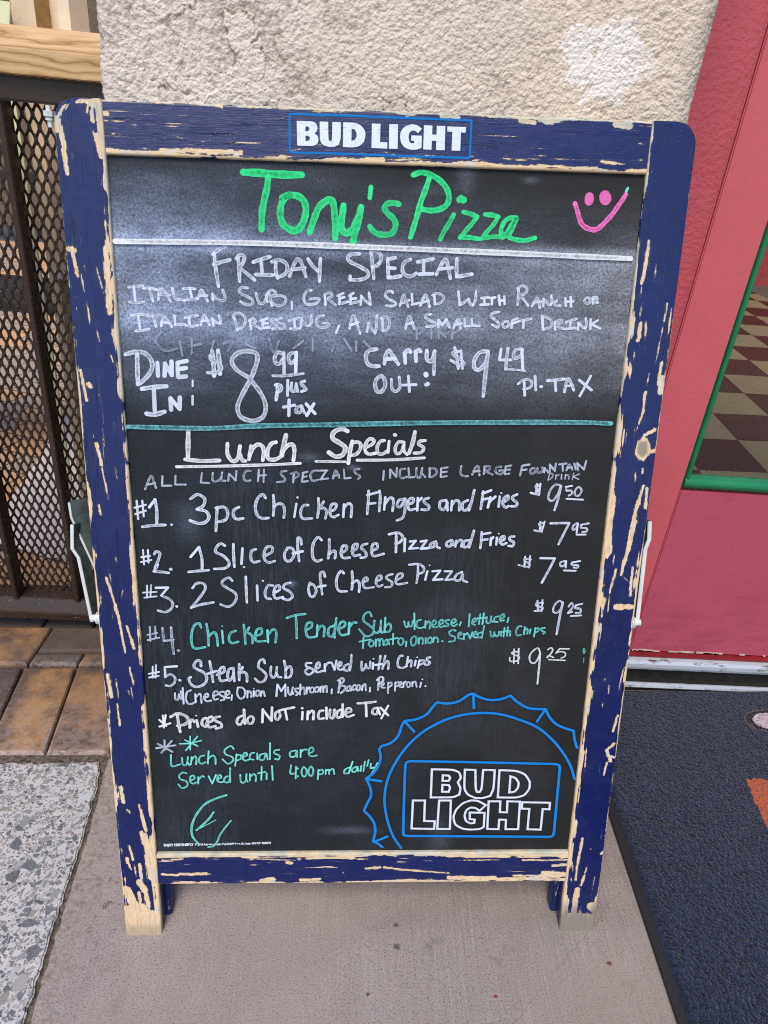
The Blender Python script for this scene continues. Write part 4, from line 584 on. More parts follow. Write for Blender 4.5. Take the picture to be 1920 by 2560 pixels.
('erased_writing', 'ghost', '22:-2209,7671 -2276,7573 -2183,7478 -2058,7505;22:-2030,7579 -2007,7433;22:-1905,7606 -1912,7460;22:-1908,7533 -1808,7560;22:-1683,7588 -1713,7465;22:-1585,7566 -1485,7593 -1538,7494;22:-1362,7571 -1263,7525;22:-1112,7626 -1064,7481 -1012,7604;22:-863,7535 -763,7611;22:-663,7638 -663,7515;22:-537,7616 -437,7619 -462,7520;22:-337,7646 -260,7525;22:-211,7624 -210,7526;22:-136,7626 -59,7555;22:414,7774 418,7665;22:401,7774 490,7764 442,7714;22:565,7778 570,7669;22:641,7780 646,7671;22:642,7756 721,7685;22:792,7784 785,7674;22:869,7774 795,7723'),
('printed_cap_outline', 'blue', '33:223,1333 163,1389 99,1421;33:99,1421 123,1559 111,1686 56,1791 -26,1884;32:-26,1884 16,1998 58,2100 47,2223 -8,2354;32:-8,2354 77,2425 144,2545 167,2664 147,2763 172,2812;31:172,2812 291,2861 374,2959 412,3094 444,3162;31:444,3162 571,3181 705,3249 785,3364 825,3417;31:825,3417 953,3402 1088,3431 1202,3517 1261,3536;31:1261,3536 1340,3489 1462,3452 1598,3462 1714,3510;31:1714,3510 1806,3425 1932,3349 2055,3330 2158,3331;31:2158,3331 2220,3215 2316,3118 2443,3060 2534,3031;32:2534,3031 2560,2903 2603,2789;33:126,1421 285,1499;32:9,2344 184,2314;31:453,3148 569,3013;31:1261,3527 1281,3337;31:2155,3321 2066,3157;31:461,1319 348,1516 269,1769 230,2038 254,2304 335,2545 482,2802 680,3017 931,3173 1166,3250 1388,3274 1612,3256 1842,3185 2076,3079 2283,2903 2442,2705 2548,2524 2616,2341;32:538,2601 1379,2585 2350,2560;32:2350,2560 2395,2544 2412,2504;33:2412,2504 2418,2012 2425,1547;34:2425,1547 2411,1494 2376,1479;34:2376,1479 1411,1493 536,1504;33:536,1504 491,1519 480,1568;32:480,1568 475,2099 474,2535;32:474,2535 490,2585 538,2601'),
]
LOWER_LOGO = (27, ['807,2485 1070,2480 1151,2444 1178,2363 1141,2298 1181,2211 1169,2118 1091,2077 811,2078', '948,2400 1022,2394 1041,2363 1025,2319 948,2319', '949,2262 1029,2258 1048,2221 1034,2160 950,2160', '1219,2480 1351,2476 1371,2200 1392,2155 1424,2155 1447,2200 1448,2476 1594,2472 1598,2200 1561,2097 1465,2066 1376,2066 1275,2118 1226,2200', '1654,2472 1863,2464 1982,2413 2053,2301 2052,2199 1997,2106 1893,2071 1660,2076', '1798,2383 1862,2362 1911,2291 1908,2219 1868,2158 1801,2148', '588,2033 739,2033 742,1729 877,1724 873,1608 586,1616', '919,2032 1067,2032 1076,1607 914,1608', '1516,1962 1414,2025 1324,2035 1220,1994 1136,1891 1110,1786 1139,1671 1242,1607 1350,1595 1467,1605 1510,1637 1506,1848 1317,1853 1323,1754 1386,1747 1384,1697 1336,1689 1275,1723 1252,1807 1270,1890 1322,1928 1385,1921 1441,1879', '1548,2018 1696,2018 1702,1857 1793,1853 1786,2018 1947,2013 1956,1599 1793,1600 1788,1742 1701,1746 1702,1600 1557,1605', '1979,2003 2333,1995 2335,1897 2248,1902 2248,1591 2078,1598 2076,1904 1977,1909'])
HEADER_LOGO = ['-812,9656 -669,9659 -630,9645 -613,9611 -619,9575 -641,9554 -608,9531 -604,9490 -619,9459 -663,9443 -808,9443|-729,9611 -707,9612 -691,9601 -691,9583 -707,9570 -730,9569|-730,9531 -702,9532 -686,9518 -689,9497 -704,9486 -728,9485', '-593,9658 -512,9659 -509,9514 -500,9494 -485,9491 -474,9505 -472,9659 -390,9659 -391,9513 -407,9467 -446,9445 -496,9440 -552,9452 -580,9476 -591,9511', '-368,9660 -259,9660 -198,9640 -158,9596 -152,9551 -167,9495 -211,9458 -267,9444 -368,9445|-286,9607 -258,9603 -238,9574 -237,9543 -255,9509 -288,9501', '-93,9659 -10,9659 -11,9500 60,9500 60,9445 -92,9446', '74,9660 158,9661 161,9447 77,9446', '390,9631 342,9661 286,9667 225,9645 188,9604 180,9553 193,9498 232,9458 289,9443 351,9447 393,9464 391,9570 290,9569 289,9524 319,9523 320,9502 292,9498 271,9515 262,9556 269,9591 294,9612 322,9613 354,9591', '409,9662 490,9661 491,9584 534,9583 533,9661 615,9662 619,9450 535,9450 534,9530 491,9530 490,9450 410,9451', '636,9659 817,9661 814,9612 769,9612 771,9451 687,9450 686,9613 636,9613']
HEADER_BORDER = '19:-866,9714 -382,9718 173,9718 852,9719;19:852,9719 866,9716 867,9703;19:867,9703 867,9546 868,9403;19:868,9403 863,9391 851,9390;19:851,9390 184,9385 -378,9386 -858,9380;19:-858,9380 -875,9385 -878,9400;19:-878,9400 -879,9566 -880,9701;19:-880,9701 -877,9712 -866,9714;4:801,9480 815,9473 816,9459 803,9451 789,9458 788,9472 801,9480;4:799,9460 798,9472;4:798,9472 805,9471 799,9465;4:799,9465 807,9459'
CHIPS_LEFT = '6:-2932,8338 -2921,8215;10:-2969,8235 -2944,8036;10:-2931,7938 -2914,7713;9:-2809,8287 -2759,8027;7:-2863,7715 -2828,7515;7:-3041,7908 -3036,7852;10:-2745,7459 -2697,7314;13:-3054,7262 -3015,6951;22:-2982,7123 -2970,7098;8:-2756,6729 -2739,6653;6:-2984,6601 -2973,6555;17:-2955,6494 -2920,6275;9:-2920,6275 -2873,5884;14:-2986,5825 -2965,5711;5:-2874,6665 -2874,6464;6:-2777,6246 -2764,6103;6:-2845,5228 -2842,5160;28:-3057,8442 -3016,8430;16:-3032,8402 -2995,8186;28:-2704,8453 -2708,7846;13:-2967,4979 -2901,4683;16:-2901,4683 -2856,4417;13:-2856,4417 -2824,4064;6:-2935,5083 -2918,4928;13:-2785,4391 -2714,4110;20:-3044,3775 -3024,3492;8:-2957,3720 -2942,3474;12:-2788,3870 -2754,3645;8:-2788,3626 -2776,3436;5:-2825,3588 -2813,3512;12:-2964,3397 -2955,3107;24:-3006,2245 -2994,2038;12:-2949,1933 -2925,1891;18:-2804,1996 -2740,1614;5:-2817,4737 -2793,4842;19:-2925,9756 -2755,9748;40:-2755,9748 -2676,9731;19:-2742,9714 -2736,9592;24:-2678,9702 -2674,9560;13:-2791,9703 -2789,9664;16:-3037,9704 -3062,9610;30:-3065,9581 -3077,9506;22:-3038,9522 -3023,9334;24:-3034,9333 -3022,9233;16:-3023,9223 -3016,9121;9:-2996,9739 -3003,9671;11:-2747,9518 -2721,9444;27:-2709,9454 -2684,9295;5:-2950,9306 -2946,9261;25:-2798,1593 -2773,1429;39:-2765,1550 -2720,1237;40:-2742,1237 -2712,900;29:-2675,1515 -2666,810;13:-2962,1396 -2933,1186;10:-2923,1115 -2907,929;22:-3004,1204 -3001,1142;13:-2987,1133 -2965,1036;18:-2851,1115 -2846,857;40:-2869,839 -2818,721;26:-2817,739 -2777,447;22:-2887,677 -2883,403;59:-2880,449 -2741,309;58:-3045,723 -2965,495;111:-3034,358 -2669,261;111:-3050,126 -2664,93;5:-2783,1272 -2778,901'
CHIPS_RIGHT = '15:2741,8683 2736,8489;18:2736,8489 2725,8277;11:2725,8277 2720,8134;6:2844,8471 2846,8280;9:2743,8077 2740,7918;20:2753,7875 2750,7713;11:2811,7905 2827,7715;11:2666,8018 2696,7902;12:3010,8085 3002,7910;9:3002,7910 2987,7734;9:2987,7734 2967,7479;11:3061,8043 3063,7750;8:2724,7608 2732,7504;14:3029,7481 3020,7253;31:3059,7315 3062,7177;5:2910,7372 2904,7235;14:2897,7166 2898,6972;14:2898,6972 2868,6830;6:2868,6830 2840,6735;18:3052,6771 2948,6705;18:2948,6705 2920,6609;19:2920,6609 2972,6514;19:2972,6514 3067,6532;6:2690,6645 2708,6428;11:2893,6301 2909,6170;16:3003,6139 2975,5972;21:2975,5972 2940,5719;22:2940,5719 2921,5461;20:2921,5461 2911,5266;16:3048,6107 3060,5890;13:2970,6336 2976,6287;23:2964,5728 2943,5557;25:2943,5557 2918,5349;22:2918,5349 2893,5208;15:2893,5208 2882,5085;7:2893,5067 3014,4979;33:2869,4689 3032,4691;8:2769,5329 2770,5207;12:2807,5146 2771,4869;9:2771,4869 2774,4615;17:3007,5175 3005,4979;14:3005,4979 3014,4836;10:2766,4142 2769,4133;9:2837,3761 2829,3732;8:2894,3675 2902,3558;9:2844,3440 2849,3361;8:3048,3907 3022,3597;13:3052,3262 3015,3041;16:3053,2869 2972,2776;18:2972,2776 2991,2694;16:2991,2694 3084,2673;20:3020,2673 3030,2622;12:2993,2591 2975,2424;17:2795,1466 2789,1306;15:2789,1306 2774,1081;13:2774,1081 2769,825;11:2903,1052 2878,888;19:2878,888 2854,741;6:3021,878 3013,665;5:3010,618 3011,572;37:2815,667 2800,272;19:3070,1241 3091,1259;11:2693,1127 2724,963;8:2916,1323 2931,1296;10:2703,871 2721,797;71:2750,225 3114,192;102:2684,101 3127,77;59:3021,402 3099,335'
CHIPS_TOP = '7:-2393,9566 -2332,9568;8:-2572,9490 -2464,9480;5:-1974,9477 -1887,9470;5:-1723,9446 -1690,9443;19:-2646,9652 -2598,9649;9:-2639,9597 -2585,9595;20:-2101,9356 -1440,9369;18:-1661,9351 -1351,9362;16:-1331,9301 -997,9313;11:-1175,9327 -863,9346;20:-2627,9338 -2103,9320;7:-2100,9377 -1660,9375;16:-550,9328 32,9343;11:-997,9300 -550,9328;13:-1818,9773 -1688,9764;13:-1601,9762 -1515,9755;11:-1034,9762 -859,9759;11:-662,9746 -331,9754;5:-2319,9369 -2232,9368;9:31,9347 483,9362;18:371,9328 666,9323;20:711,9333 1030,9348;11:1031,9329 1400,9300;9:1301,9390 1438,9390;8:1117,9404 1301,9390;12:2173,9403 2314,9391;9:2314,9391 2418,9386;10:2511,9575 2592,9574;9:2530,9423 2598,9434;30:2273,9740 2412,9725;16:1592,9727 1649,9724;16:1342,9738 1479,9723;18:578,9751 735,9740;11:243,9749 332,9748;9:1444,9322 1629,9308;6:1480,9437 1618,9430;23:2439,9314 2623,9330;9:892,9366 982,9379;4:-936,9393 -892,9392;4:-869,9400 -769,9414;6:-188,9390 -132,9390;4:-20,9409 76,9410;4:70,9402 161,9389;6:184,9375 410,9377;4:307,9389 601,9402;4:-613,9460 -379,9463;3:-379,9473 -156,9495;3:-128,9496 12,9499;5:862,9405 918,9407;7:-154,9369 -86,9350'
CHIPS_BOTTOM = '12:-2569,1174 -2308,1190;20:-2377,960 -2026,964;9:-2026,964 -1968,956;15:-2581,961 -2378,942;7:-1494,1095 -1348,1094;7:-1259,1129 -1185,1128;18:-994,1127 -935,1119;7:-1404,1183 -817,1161;21:-819,856 -581,865;30:-1323,850 -1175,870;18:-222,814 255,810;18:13,1029 192,1046;23:-2564,1262 -1986,1240;17:-1986,1240 -1110,1269;21:-1110,1252 243,1260;9:-284,985 -268,942;15:249,1038 489,1008;12:489,1008 1093,948;30:659,1257 1438,1234;27:1438,1234 2617,1226;18:2450,1057 2633,1063;34:2339,938 2647,917;15:1945,905 2558,881;30:1097,876 1704,870;24:1614,853 2377,853;15:254,828 1160,820;12:2048,1140 2625,1143;8:1143,1147 1745,1149;7:753,1149 873,1141;9:395,1134 545,1126'
# ------------------------------------------------------------------ the setting
BT = Matrix.Rotation(0.05, 4, 'Y')               # the building stands plumb on a pavement that slopes a little

def poly_slab(name, outline, ztop, zbot, mat, kind='structure', jag=0.0, step=0.012, seed=1, bev=0.004):
    pts = []
    for i, (x, y) in enumerate(outline):
        x2, y2 = outline[(i+1) % len(outline)]
        L = math.hypot(x2-x, y2-y); n = max(1, int(L/step)) if L < 1.6 else 1
        for k in range(n):
            t = k/n
            nx, ny = (y2-y)/L, -(x2-x)/L
            j = 0.0
            if jag and n > 1:
                j = (float(fbm(np.array([(x+t*(x2-x))*110.0]), np.array([(y+t*(y2-y))*110.0]), seed, 4)[0])-0.5)*2*jag
            pts.append((x+t*(x2-x)+nx*j, y+t*(y2-y)+ny*j))
    bm = bmesh.new()
    top = [bm.verts.new((x, y, ztop)) for x, y in pts]
    bot = [bm.verts.new((x, y, zbot)) for x, y in pts]
    ft = bm.faces.new(top)
    for i in range(len(pts)):
        bm.faces.new((top[i], bot[i], bot[(i+1) % len(pts)], top[(i+1) % len(pts)]))
    bmesh.ops.recalc_face_normals(bm, faces=bm.faces)
    if bev:
        bmesh.ops.bevel(bm, geom=list(ft.edges), offset=bev, segments=2, affect='EDGES', clamp_overlap=True)
    bmesh.ops.triangulate(bm, faces=[f for f in bm.faces if len(f.verts) > 4])
    me = bpy.data.meshes.new(name); bm.to_mesh(me); bm.free()
    o = link(name, me, mat)
    if kind: o['kind'] = kind
    return o

# base earth, seen only in the joints and far away
g = MB(); g.box((-60, -60, -0.2), (60, 60, -0.02)); o = g.build('ground', M_DIRT); tag(o, kind='structure')
JOINT = [(-0.423, 0.290), (-0.418, 0.235), (-0.409, 0.150), (-0.404, 0.07), (-0.401, 0.0), (-0.393, -0.102), (-0.380, -0.30), (-0.365, -0.60), (-0.35, -0.9)]
conc = list(reversed(JOINT)) + [(-0.40, 0.300), (-0.405, 0.64), (4.0, 0.64), (4.0, -0.9)]
poly_slab('sidewalk', conc, 0.0, -0.06, M_CONC, jag=0.003, seed=3, bev=0.002, step=0.006)
fill = [(x+0.004, y) for x, y in JOINT]+[(x-0.012, y) for x, y in reversed(JOINT)]
poly_slab('joint_fill', fill, -0.0045, -0.05, M_DIRT, jag=0.002, seed=5, bev=0.0)
poly_slab('joint_fill', [(-1.7, 0.274), (-0.38, 0.274), (-0.38, 0.312), (-1.7, 0.312)], -0.0075, -0.05, M_DIRT, bev=0.0)
slab = [(x-0.0062, y) for x, y in JOINT]
slab[0] = (-0.438, 0.284); slab.insert(1, (-0.429, 0.268))
poly_slab('aggregate_slab', [(-1.7, 0.284), (-0.60, 0.281)] + slab + [(-1.7, -0.9)], 0.001, -0.06, M_AGG, jag=0.0034, seed=9, bev=0.0022, step=0.006)
poly_slab('street', [(-8, -0.915), (8, -0.915), (8, -12), (-8, -12)], -0.002, -0.06, M_CONC, bev=0.0)

# brick paving between the slab and the gate
def paving():
    V = []; F = []; tone = []; worn = []
    def add(c4, t, w=0.0, z=0.0, tilt=0.0):
        gap = 0.0022; b = 0.006; hgt = z
        c = np.array(c4, float); cen = c.mean(0)
        def inset(d):
            out = []
            for i in range(4):
                p = c[i]; a = c[i-1]-p; e = c[(i+1) % 4]-p
                a = a/np.linalg.norm(a); e = e/np.linalg.norm(e)
                out.append(p+(a+e)*d)
            return out
        rings = [(inset(gap), hgt-0.045), (inset(gap), hgt-0.006), (inset(gap+0.002), hgt-0.0015), (inset(gap+b), hgt)]
        n0 = len(V)
        for ring, zz in rings:
            for i, p in enumerate(ring): V.append((p[0], p[1], zz+tilt*(p[0]-cen[0])))
        tone.extend([t]*16); worn.extend([w if (k % 4) in (0, 1) and 4 <= k < 12 else 0.45*w if (k % 4) in (0, 1) and k >= 12 else 0.0 for k in range(16)])
        for r in range(3):
            for i in range(4):
                a = n0+r*4+i; bb = n0+r*4+(i+1) % 4
                F.append((a, bb, bb+4, a+4))
        F.append((n0+12, n0+13, n0+14, n0+15))
    xs = [(-1.26, -1.245), (-1.16, -1.143), (-1.063, -1.043), (-0.960, -0.940), (-0.860, -0.838), (-0.757, -0.735), (-0.656, -0.634), (-0.555, -0.532), (-0.440, -0.424)]
    tn = [0.4, 0.2, 0.6, 0.3, 0.5, 0.10, 0.80, 0.58]
    for i in range(len(xs)-1):
        (a1, a0), (b1, b0) = xs[i], xs[i+1]
        add([(a0, 0.302), (b0, 0.302), (b1, 0.517), (a1, 0.517)], tn[i], 1.0, random.uniform(-0.002, 0.001))
    add([(-0.86, 0.521), (-0.650, 0.521), (-0.645, 0.639), (-0.86, 0.639)], 0.72, 0.3)
    add([(-1.07, 0.521), (-0.86, 0.521), (-0.86, 0.639), (-1.07, 0.639)], 0.35, 0.3)
    add([(-0.650, 0.521), (-0.556, 0.521), (-0.552, 0.558), (-0.648, 0.558)], 0.03, 0.5)
    add([(-0.556, 0.521), (-0.40, 0.521), (-0.40, 0.558), (-0.552, 0.558)], 0.5, 0.3)
    add([(-0.648, 0.558), (-0.43, 0.558), (-0.43, 0.639), (-0.645, 0.639)], 0.13, 0.0)
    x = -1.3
    while x < -0.34:                     # header course under and behind the gate, dark tones standing for shade
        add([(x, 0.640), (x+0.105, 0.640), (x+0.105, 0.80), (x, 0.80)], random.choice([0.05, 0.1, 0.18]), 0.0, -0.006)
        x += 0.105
    me_o = from_data('brick_paving', V, F, M_BRICK, attrs={'tone': tone, 'worn': worn})
    tag(me_o, kind='structure')
paving()

# courtyard behind the gate
c = MB(); c.box((-7, 0.80, -0.1), (-0.30, 7.0, -0.012)); tag(c.build('courtyard_floor', M_FARPAVE), kind='structure')
poly_slab('courtyard_sun_patch', [(-0.76, 0.915), (-0.955, 1.0), (-0.975, 1.2), (-1.005, 1.5), (-1.06, 1.95), (-0.72, 1.95), (-0.32, 1.95), (-0.32, 0.915)], -0.004, -0.06, M_PALE, bev=0.003)  # pale shape stands for sunlight lying on the courtyard pavers

# ------------------------------------------------------------------ stucco pillar
def pillar():
    x0, x1, y0 = -0.3265, 0.281, 0.283
    rl, rr = 0.010, 0.034
    # cross-section path: left side back -> front -> right side back
    path = [(x0, 0.80), (x0, 0.55), (x0, y0+rl+0.06)]
    path += [(x0+rl-rl*math.cos(a), y0+rl-rl*math.sin(a)) for a in np.linspace(0, math.pi/2, 7)]
    nx = 600
    path += [(x, y0) for x in np.linspace(x0+rl, x1-rr, nx)[1:-1]]
    path += [(x1-rr+rr*math.sin(a), y0+rr-rr*math.cos(a)) for a in np.linspace(0, math.pi/2, 26)]
    path += [(x1, y) for y in np.linspace(y0+rr, 0.475, 70)[1:]]
    P = np.array(path); n = len(P)
    d = np.gradient(P, axis=0); nrm = np.stack([d[:, 1], -d[:, 0]], 1); nrm /= np.linalg.norm(nrm, axis=1)[:, None]+1e-9
    arc = np.concatenate([[0], np.cumsum(np.linalg.norm(np.diff(P, axis=0), axis=1))])
    zs = np.concatenate([np.linspace(-0.03, 0.80, 56), np.linspace(0.80, 0.915, 50)[1:], np.linspace(0.915, 1.15, 235)[1:], np.linspace(1.15, 2.9, 90)[1:]])
    A, Z = np.meshgrid(arc, zs)
    # lumpy dash render: worm-like ridges, dimples and some missing flakes
    wx = A+0.006*(fbm(A*90, Z*90, 5, 3)-0.5); wz = Z+0.006*(fbm(A*90, Z*90, 8, 3)-0.5)
    warp = 0.35*(fbm(A*300, Z*300, 51, 2)-0.5)
    f1 = worley(wx*165+warp, wz*165-warp, 11); f2 = worley(wx*330-warp, wz*330, 12)
    n1 = fbm(wx*60, wz*60, 21, 4)
    big = fbm(A*16, Z*16, 31, 3)-0.5
    fl_n = fbm(A*15+0.35*fbm(A*110, Z*110, 3, 3), Z*15+0.25*fbm(A*90, Z*90, 7, 2), 44, 4)
    left = sstep(0.66, 0.22, A-0.5)
    flake = sstep(0.53, 0.537, fl_n)*left
    h = 1.7*(0.55-np.minimum(f1, 1.0))+0.9*(0.5-np.minimum(f2, 1.0))+2.2*(n1-0.5)+1.2*big-0.9*flake
    crack = np.exp(-((fl_n-0.531)/0.0050)**2)*sstep(0.34, 0.50, fbm(A*14, Z*14, 71, 2))
    crack = np.maximum(crack*left, 0.55*crack*sstep(0.56, 0.60, fbm(A*9, Z*9, 73, 2)))
    h += 0.6*np.exp(-((fl_n-0.522)/0.006)**2)*left-1.9*crack
    X = P[None, :, 0]+nrm[None, :, 0]*h*0.001; Y = P[None, :, 1]+nrm[None, :, 1]*h*0.001
    V = np.stack([X, Y, Z], -1).reshape(-1, 3); m = len(zs)
    F = [(i*n+j, i*n+j+1, (i+1)*n+j+1, (i+1)*n+j) for i in range(m-1) for j in range(n-1)]
    F.append(tuple((m-1)*n+j for j in range(n)))
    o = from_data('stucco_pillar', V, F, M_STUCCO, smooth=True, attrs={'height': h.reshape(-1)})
    o.matrix_world = BT
    tag(o, 'rough beige stucco pillar with a scuffed white patch, behind the chalkboard', 'pillar')
pillar()

# ------------------------------------------------------------------ door and its frame
jamb = empty('door_frame', 'glossy rose red door post between the stucco pillar and the door', 'door frame', BT)
j = MB()
j.prism([(0.276, 0.455), (0.398, 0.455), (0.407, 0.457), (0.412, 0.462), (0.4135, 0.475), (0.4135, 0.56), (0.276, 0.56)], 'z', 0.03, 2.12)
j.build('door_post', M_JAMB, jamb, bevel=0.002)
j = MB(); j.box((0.276, 0.455, 2.125), (1.40, 0.56, 2.25)); j.build('door_head', M_JAMB, jamb, bevel=0.003)
j = MB(); j.box((1.30, 0.455, 0.03), (1.40, 0.56, 2.12)); j.build('door_post', M_JAMB, jamb, bevel=0.003)

door = empty('glazed_door', 'rose red wooden door with green beading round its glass pane', 'door', BT)
d = MB(); d.box((0.4175, 0.470, 0.112), (0.4945, 0.512, 2.11)); d.build('stile', M_DOOR, door, bevel=0.002)
d = MB(); d.box((1.20, 0.470, 0.112), (1.296, 0.512, 2.11)); d.build('stile', M_DOOR, door, bevel=0.002)
d = MB(); d.box((0.4958, 0.4705, 0.112), (1.1985, 0.512, 0.452)); d.build('bottom_rail', M_DOOR_LOW, door, bevel=0.002)
d = MB(); d.box((0.4958, 0.4705, 1.98), (1.1985, 0.512, 2.11)); d.build('top_rail', M_DOOR, door, bevel=0.002)
d = MB(); d.box((0.4946, 0.478, 0.118), (0.4957, 0.505, 0.452)); d.build('joint', M_DARKGAP, door)
def bead(a, b, horizontal):
    q = MB(); prof = []
    for k in range(9):
        t = math.pi*k/8
        prof.append((math.cos(t), -math.sin(t)))
    if horizontal: q.prism([(0.4735+0.0075*p[1], 0.4660+0.0090*p[0]) for p in prof] + [(0.490, 0.4570), (0.490, 0.4750)], 'x', a, b)
    else: q.prism([(0.5008+0.0042*p[0], 0.4745+0.0060*p[1]) for p in prof] + [(0.4966, 0.490), (0.5050, 0.490)], 'z', a, b)
    return q
bead(0.4965, 1.198, True).build('bead', M_GREEN, door, smooth=False)
bead(0.4755, 1.975, False).build('bead', M_GREEN, door)
d = MB(); d.box((0.5000, 0.484, 0.4545), (1.197, 0.489, 1.979)); d.build('glass_pane', M_GLASS, door)
d = MB(); d.box((0.4175, 0.468, 0.1005), (1.297, 0.505, 0.1105)); d.build('weather_strip', simple('deep_red_strip', (0.26, 0.012, 0.018), 0.5), door)
# raised paint flakes along the bead and bottom edge
fl = MB(); rnd = random.Random(5)
for k in range(26):
    x = rnd.uniform(0.50, 0.95); w = rnd.uniform(0.004, 0.03)
    fl.box((x, 0.4685, 0.1135), (x+w, 0.4703, 0.1135+rnd.uniform(0.001, 0.0035)))
fl.build('paint_flakes', simple('cream_undercoat', (0.50, 0.42, 0.34), 0.8), door)

sill = empty('door_threshold', 'scratched aluminium threshold strips along the foot of the red door', 'threshold', BT)
t = MB(); t.prism([(0.505, 0.0985), (0.470, 0.0985), (0.462, 0.0965), (0.4575, 0.091), (0.4565, 0.084), (0.459, 0.0775), (0.466, 0.0745), (0.505, 0.0745)], 'x', 0.30, 1.30)
t.build('upper_strip', M_ALU, sill)
t = MB(); t.box((0.30, 0.474, 0.03), (1.30, 0.56, 0.0740)); t.build('recess', M_SILL_DARK, sill)
t = MB(); t.prism([(0.4590, 0.0462), (0.456, 0.0465), (0.4515, 0.0445), (0.4500, 0.0405), (0.4525, 0.0370), (0.4590, 0.0365)], 'x', 0.30, 1.30)
t.build('lower_strip', M_ALU, sill)
t = MB(); t.prism([(0.4735, 0.0440), (0.4595, 0.0440), (0.4595, 0.0360), (0.4545, 0.0360), (0.4575, 0.024), (0.459, -0.03), (0.4735, -0.03)], 'x', 0.30, 1.30)
t.build('base_strip', M_SILL_DARK, sill)

# ------------------------------------------------------------------ room behind the glass
def room_floor():
    O = Vector((1.28, 1.828)); A = Vector((0.222, 0.015)); B = Vector((0.030, 0.252))
    for par, mat, nm in ((0, M_TILE_L, 'restaurant_floor'), (1, M_TILE_D, 'restaurant_floor_dark_tiles')):
        V = []; F = []
        for i in range(-6, 22):
            for k in range(-6, 16):
                if ((i+k) % 2 == 0) != (par == 0): continue
                if O.y+A.y*i+B.y*k < 0.56: continue
                n = len(V)
                for a, b in ((0, 0), (1, 0), (1, 1), (0, 1)):
                    p = O+A*(i+a-(0.003 if a else -0.003))+B*(k+b-(0.003 if b else -0.003)); V.append((p.x, p.y, 0.120))
                F.append((n, n+1, n+2, n+3))
        o = from_data(nm, V, F, mat); o.matrix_world = BT; tag(o, kind='structure')
room_floor()
w = MB(); w.box((0.285, 0.565, 0.0), (6.4, 6.2, 0.117)); o = w.build('restaurant_floor_base', M_DARKGAP); o.matrix_world = BT; tag(o, kind='structure')
w = MB(); w.box((1.5, 4.74, 0.119), (6.3, 4.84, 1.0)); w.box((1.48, 4.72, 1.0), (6.3, 4.86, 1.04)); o = w.build('counter', M_REDWALL, bevel=0.004); o.matrix_world = BT
tag(o, 'low red counter inside, at the far end of the checkered floor', 'counter')

for nm, lo, hi, lab in (('room_wall', (0.287, 6.05, 0.12), (6.4, 6.2, 2.9), 'plain warm plaster wall at the far end of the checkered room'),
                         ('room_wall', (6.41, 0.57, 0.12), (6.55, 6.2, 2.9), 'plain warm plaster wall along the far right side of the room'),
                         ('room_wall', (0.287, 0.81, 0.12), (0.42, 6.04, 2.9), 'plain warm plaster wall between the room and the courtyard')):
    w = MB(); w.box(lo, hi); o = w.build(nm, M_TAN); o.matrix_world = BT; tag(o, lab, 'wall', kind='thing')

# ------------------------------------------------------------------ gate, rail, things in the courtyard
gate = empty('metal_gate', 'dark brown metal gate with expanded mesh and square bars', 'gate', BT)
GX0, GX1 = -1.02, -0.331
q = MB(); q.box((GX0, 0.625, 0.9215), (GX1, 0.670, 0.9535)); q.build('top_bar', M_GATE, gate, bevel=0.003)
q = MB(); q.prism([(0.618, 0.000), (0.618, 0.017), (0.624, 0.020), (0.636, 0.0405), (0.672, 0.0405), (0.672, 0.000)], 'x', GX0, GX1); q.build('bottom_bar', M_GATE, gate, bevel=0.0015)
for k, x in enumerate((-0.948, -0.8265, -0.7055, -0.5845, -0.4435)):
    q = MB(); q.box((x-0.003, 0.629, 0.0395), (x+0.0065, 0.663, 0.9225)); q.build('upright_bar', M_GATE, gate, bevel=0.0012)
def mesh_sheet():
    V = []; F = []
    px, pz = 0.0150, 0.0335
    yb = 0.6665
    rr = random.Random(3)
    def strand(a, b):
        n0 = len(V)
        ax, az = a; bx, bz = b
        dx, dz = bx-ax, bz-az; L = math.hypot(dx, dz); nx, nz = -dz/L, dx/L
        prof = [(0.0, 0.0020), (0.25, 0.0015), (0.5, 0.0011), (0.75, 0.0015), (1.0, 0.0020)]
        for t, wd in prof:
            x, z = ax+t*dx, az+t*dz; y = yb+0.0012*math.cos(t*math.pi)*(1 if dx > 0 else -1)
            wj = wd*0.80+0.0007
            V.extend([(x+nx*wj, y-0.0016, z+nz*wj), (x-nx*wj, y-0.0016, z-nz*wj), (x-nx*wj, y+0.0016, z-nz*wj), (x+nx*wj, y+0.0016, z+nz*wj)])
        for s in range(len(prof)-1):
            for e in range(4):
                p = n0+s*4+e; r = n0+s*4+(e+1) % 4
                F.append((p, r, r+4, p+4))
    nxn = int((GX1-GX0)/px); nzn = int(0.89/pz)+1
    for i in range(nxn):
        for k in range(nzn):
            x = GX0+0.004+i*px; z = 0.036+k*pz; q_ = pz*0.10; h_ = px/2
            strand((x, z+q_), (x+h_, z+pz/2-q_)); strand((x+h_, z+pz/2-q_), (x+px, z+q_))
            strand((x, z+pz-q_), (x+h_, z+pz/2+q_)); strand((x+h_, z+pz/2+q_), (x+px, z+pz-q_))
            for bx, bz in ((x, z), (x+h_, z+pz/2)):
                n0 = len(V)
                for zz_ in (bz-q_*1.15, bz+q_*1.15):
                    V.extend([(bx-0.0026, yb-0.0017, zz_), (bx+0.0026, yb-0.0017, zz_), (bx+0.0026, yb+0.0017, zz_), (bx-0.0026, yb+0.0017, zz_)])
                F.extend([(n0+e, n0+(e+1) % 4, n0+4+(e+1) % 4, n0+4+e) for e in range(4)])
    from_data('expanded_mesh', V, F, gate_paint('brown_mesh_paint', 1.3), gate)
mesh_sheet()
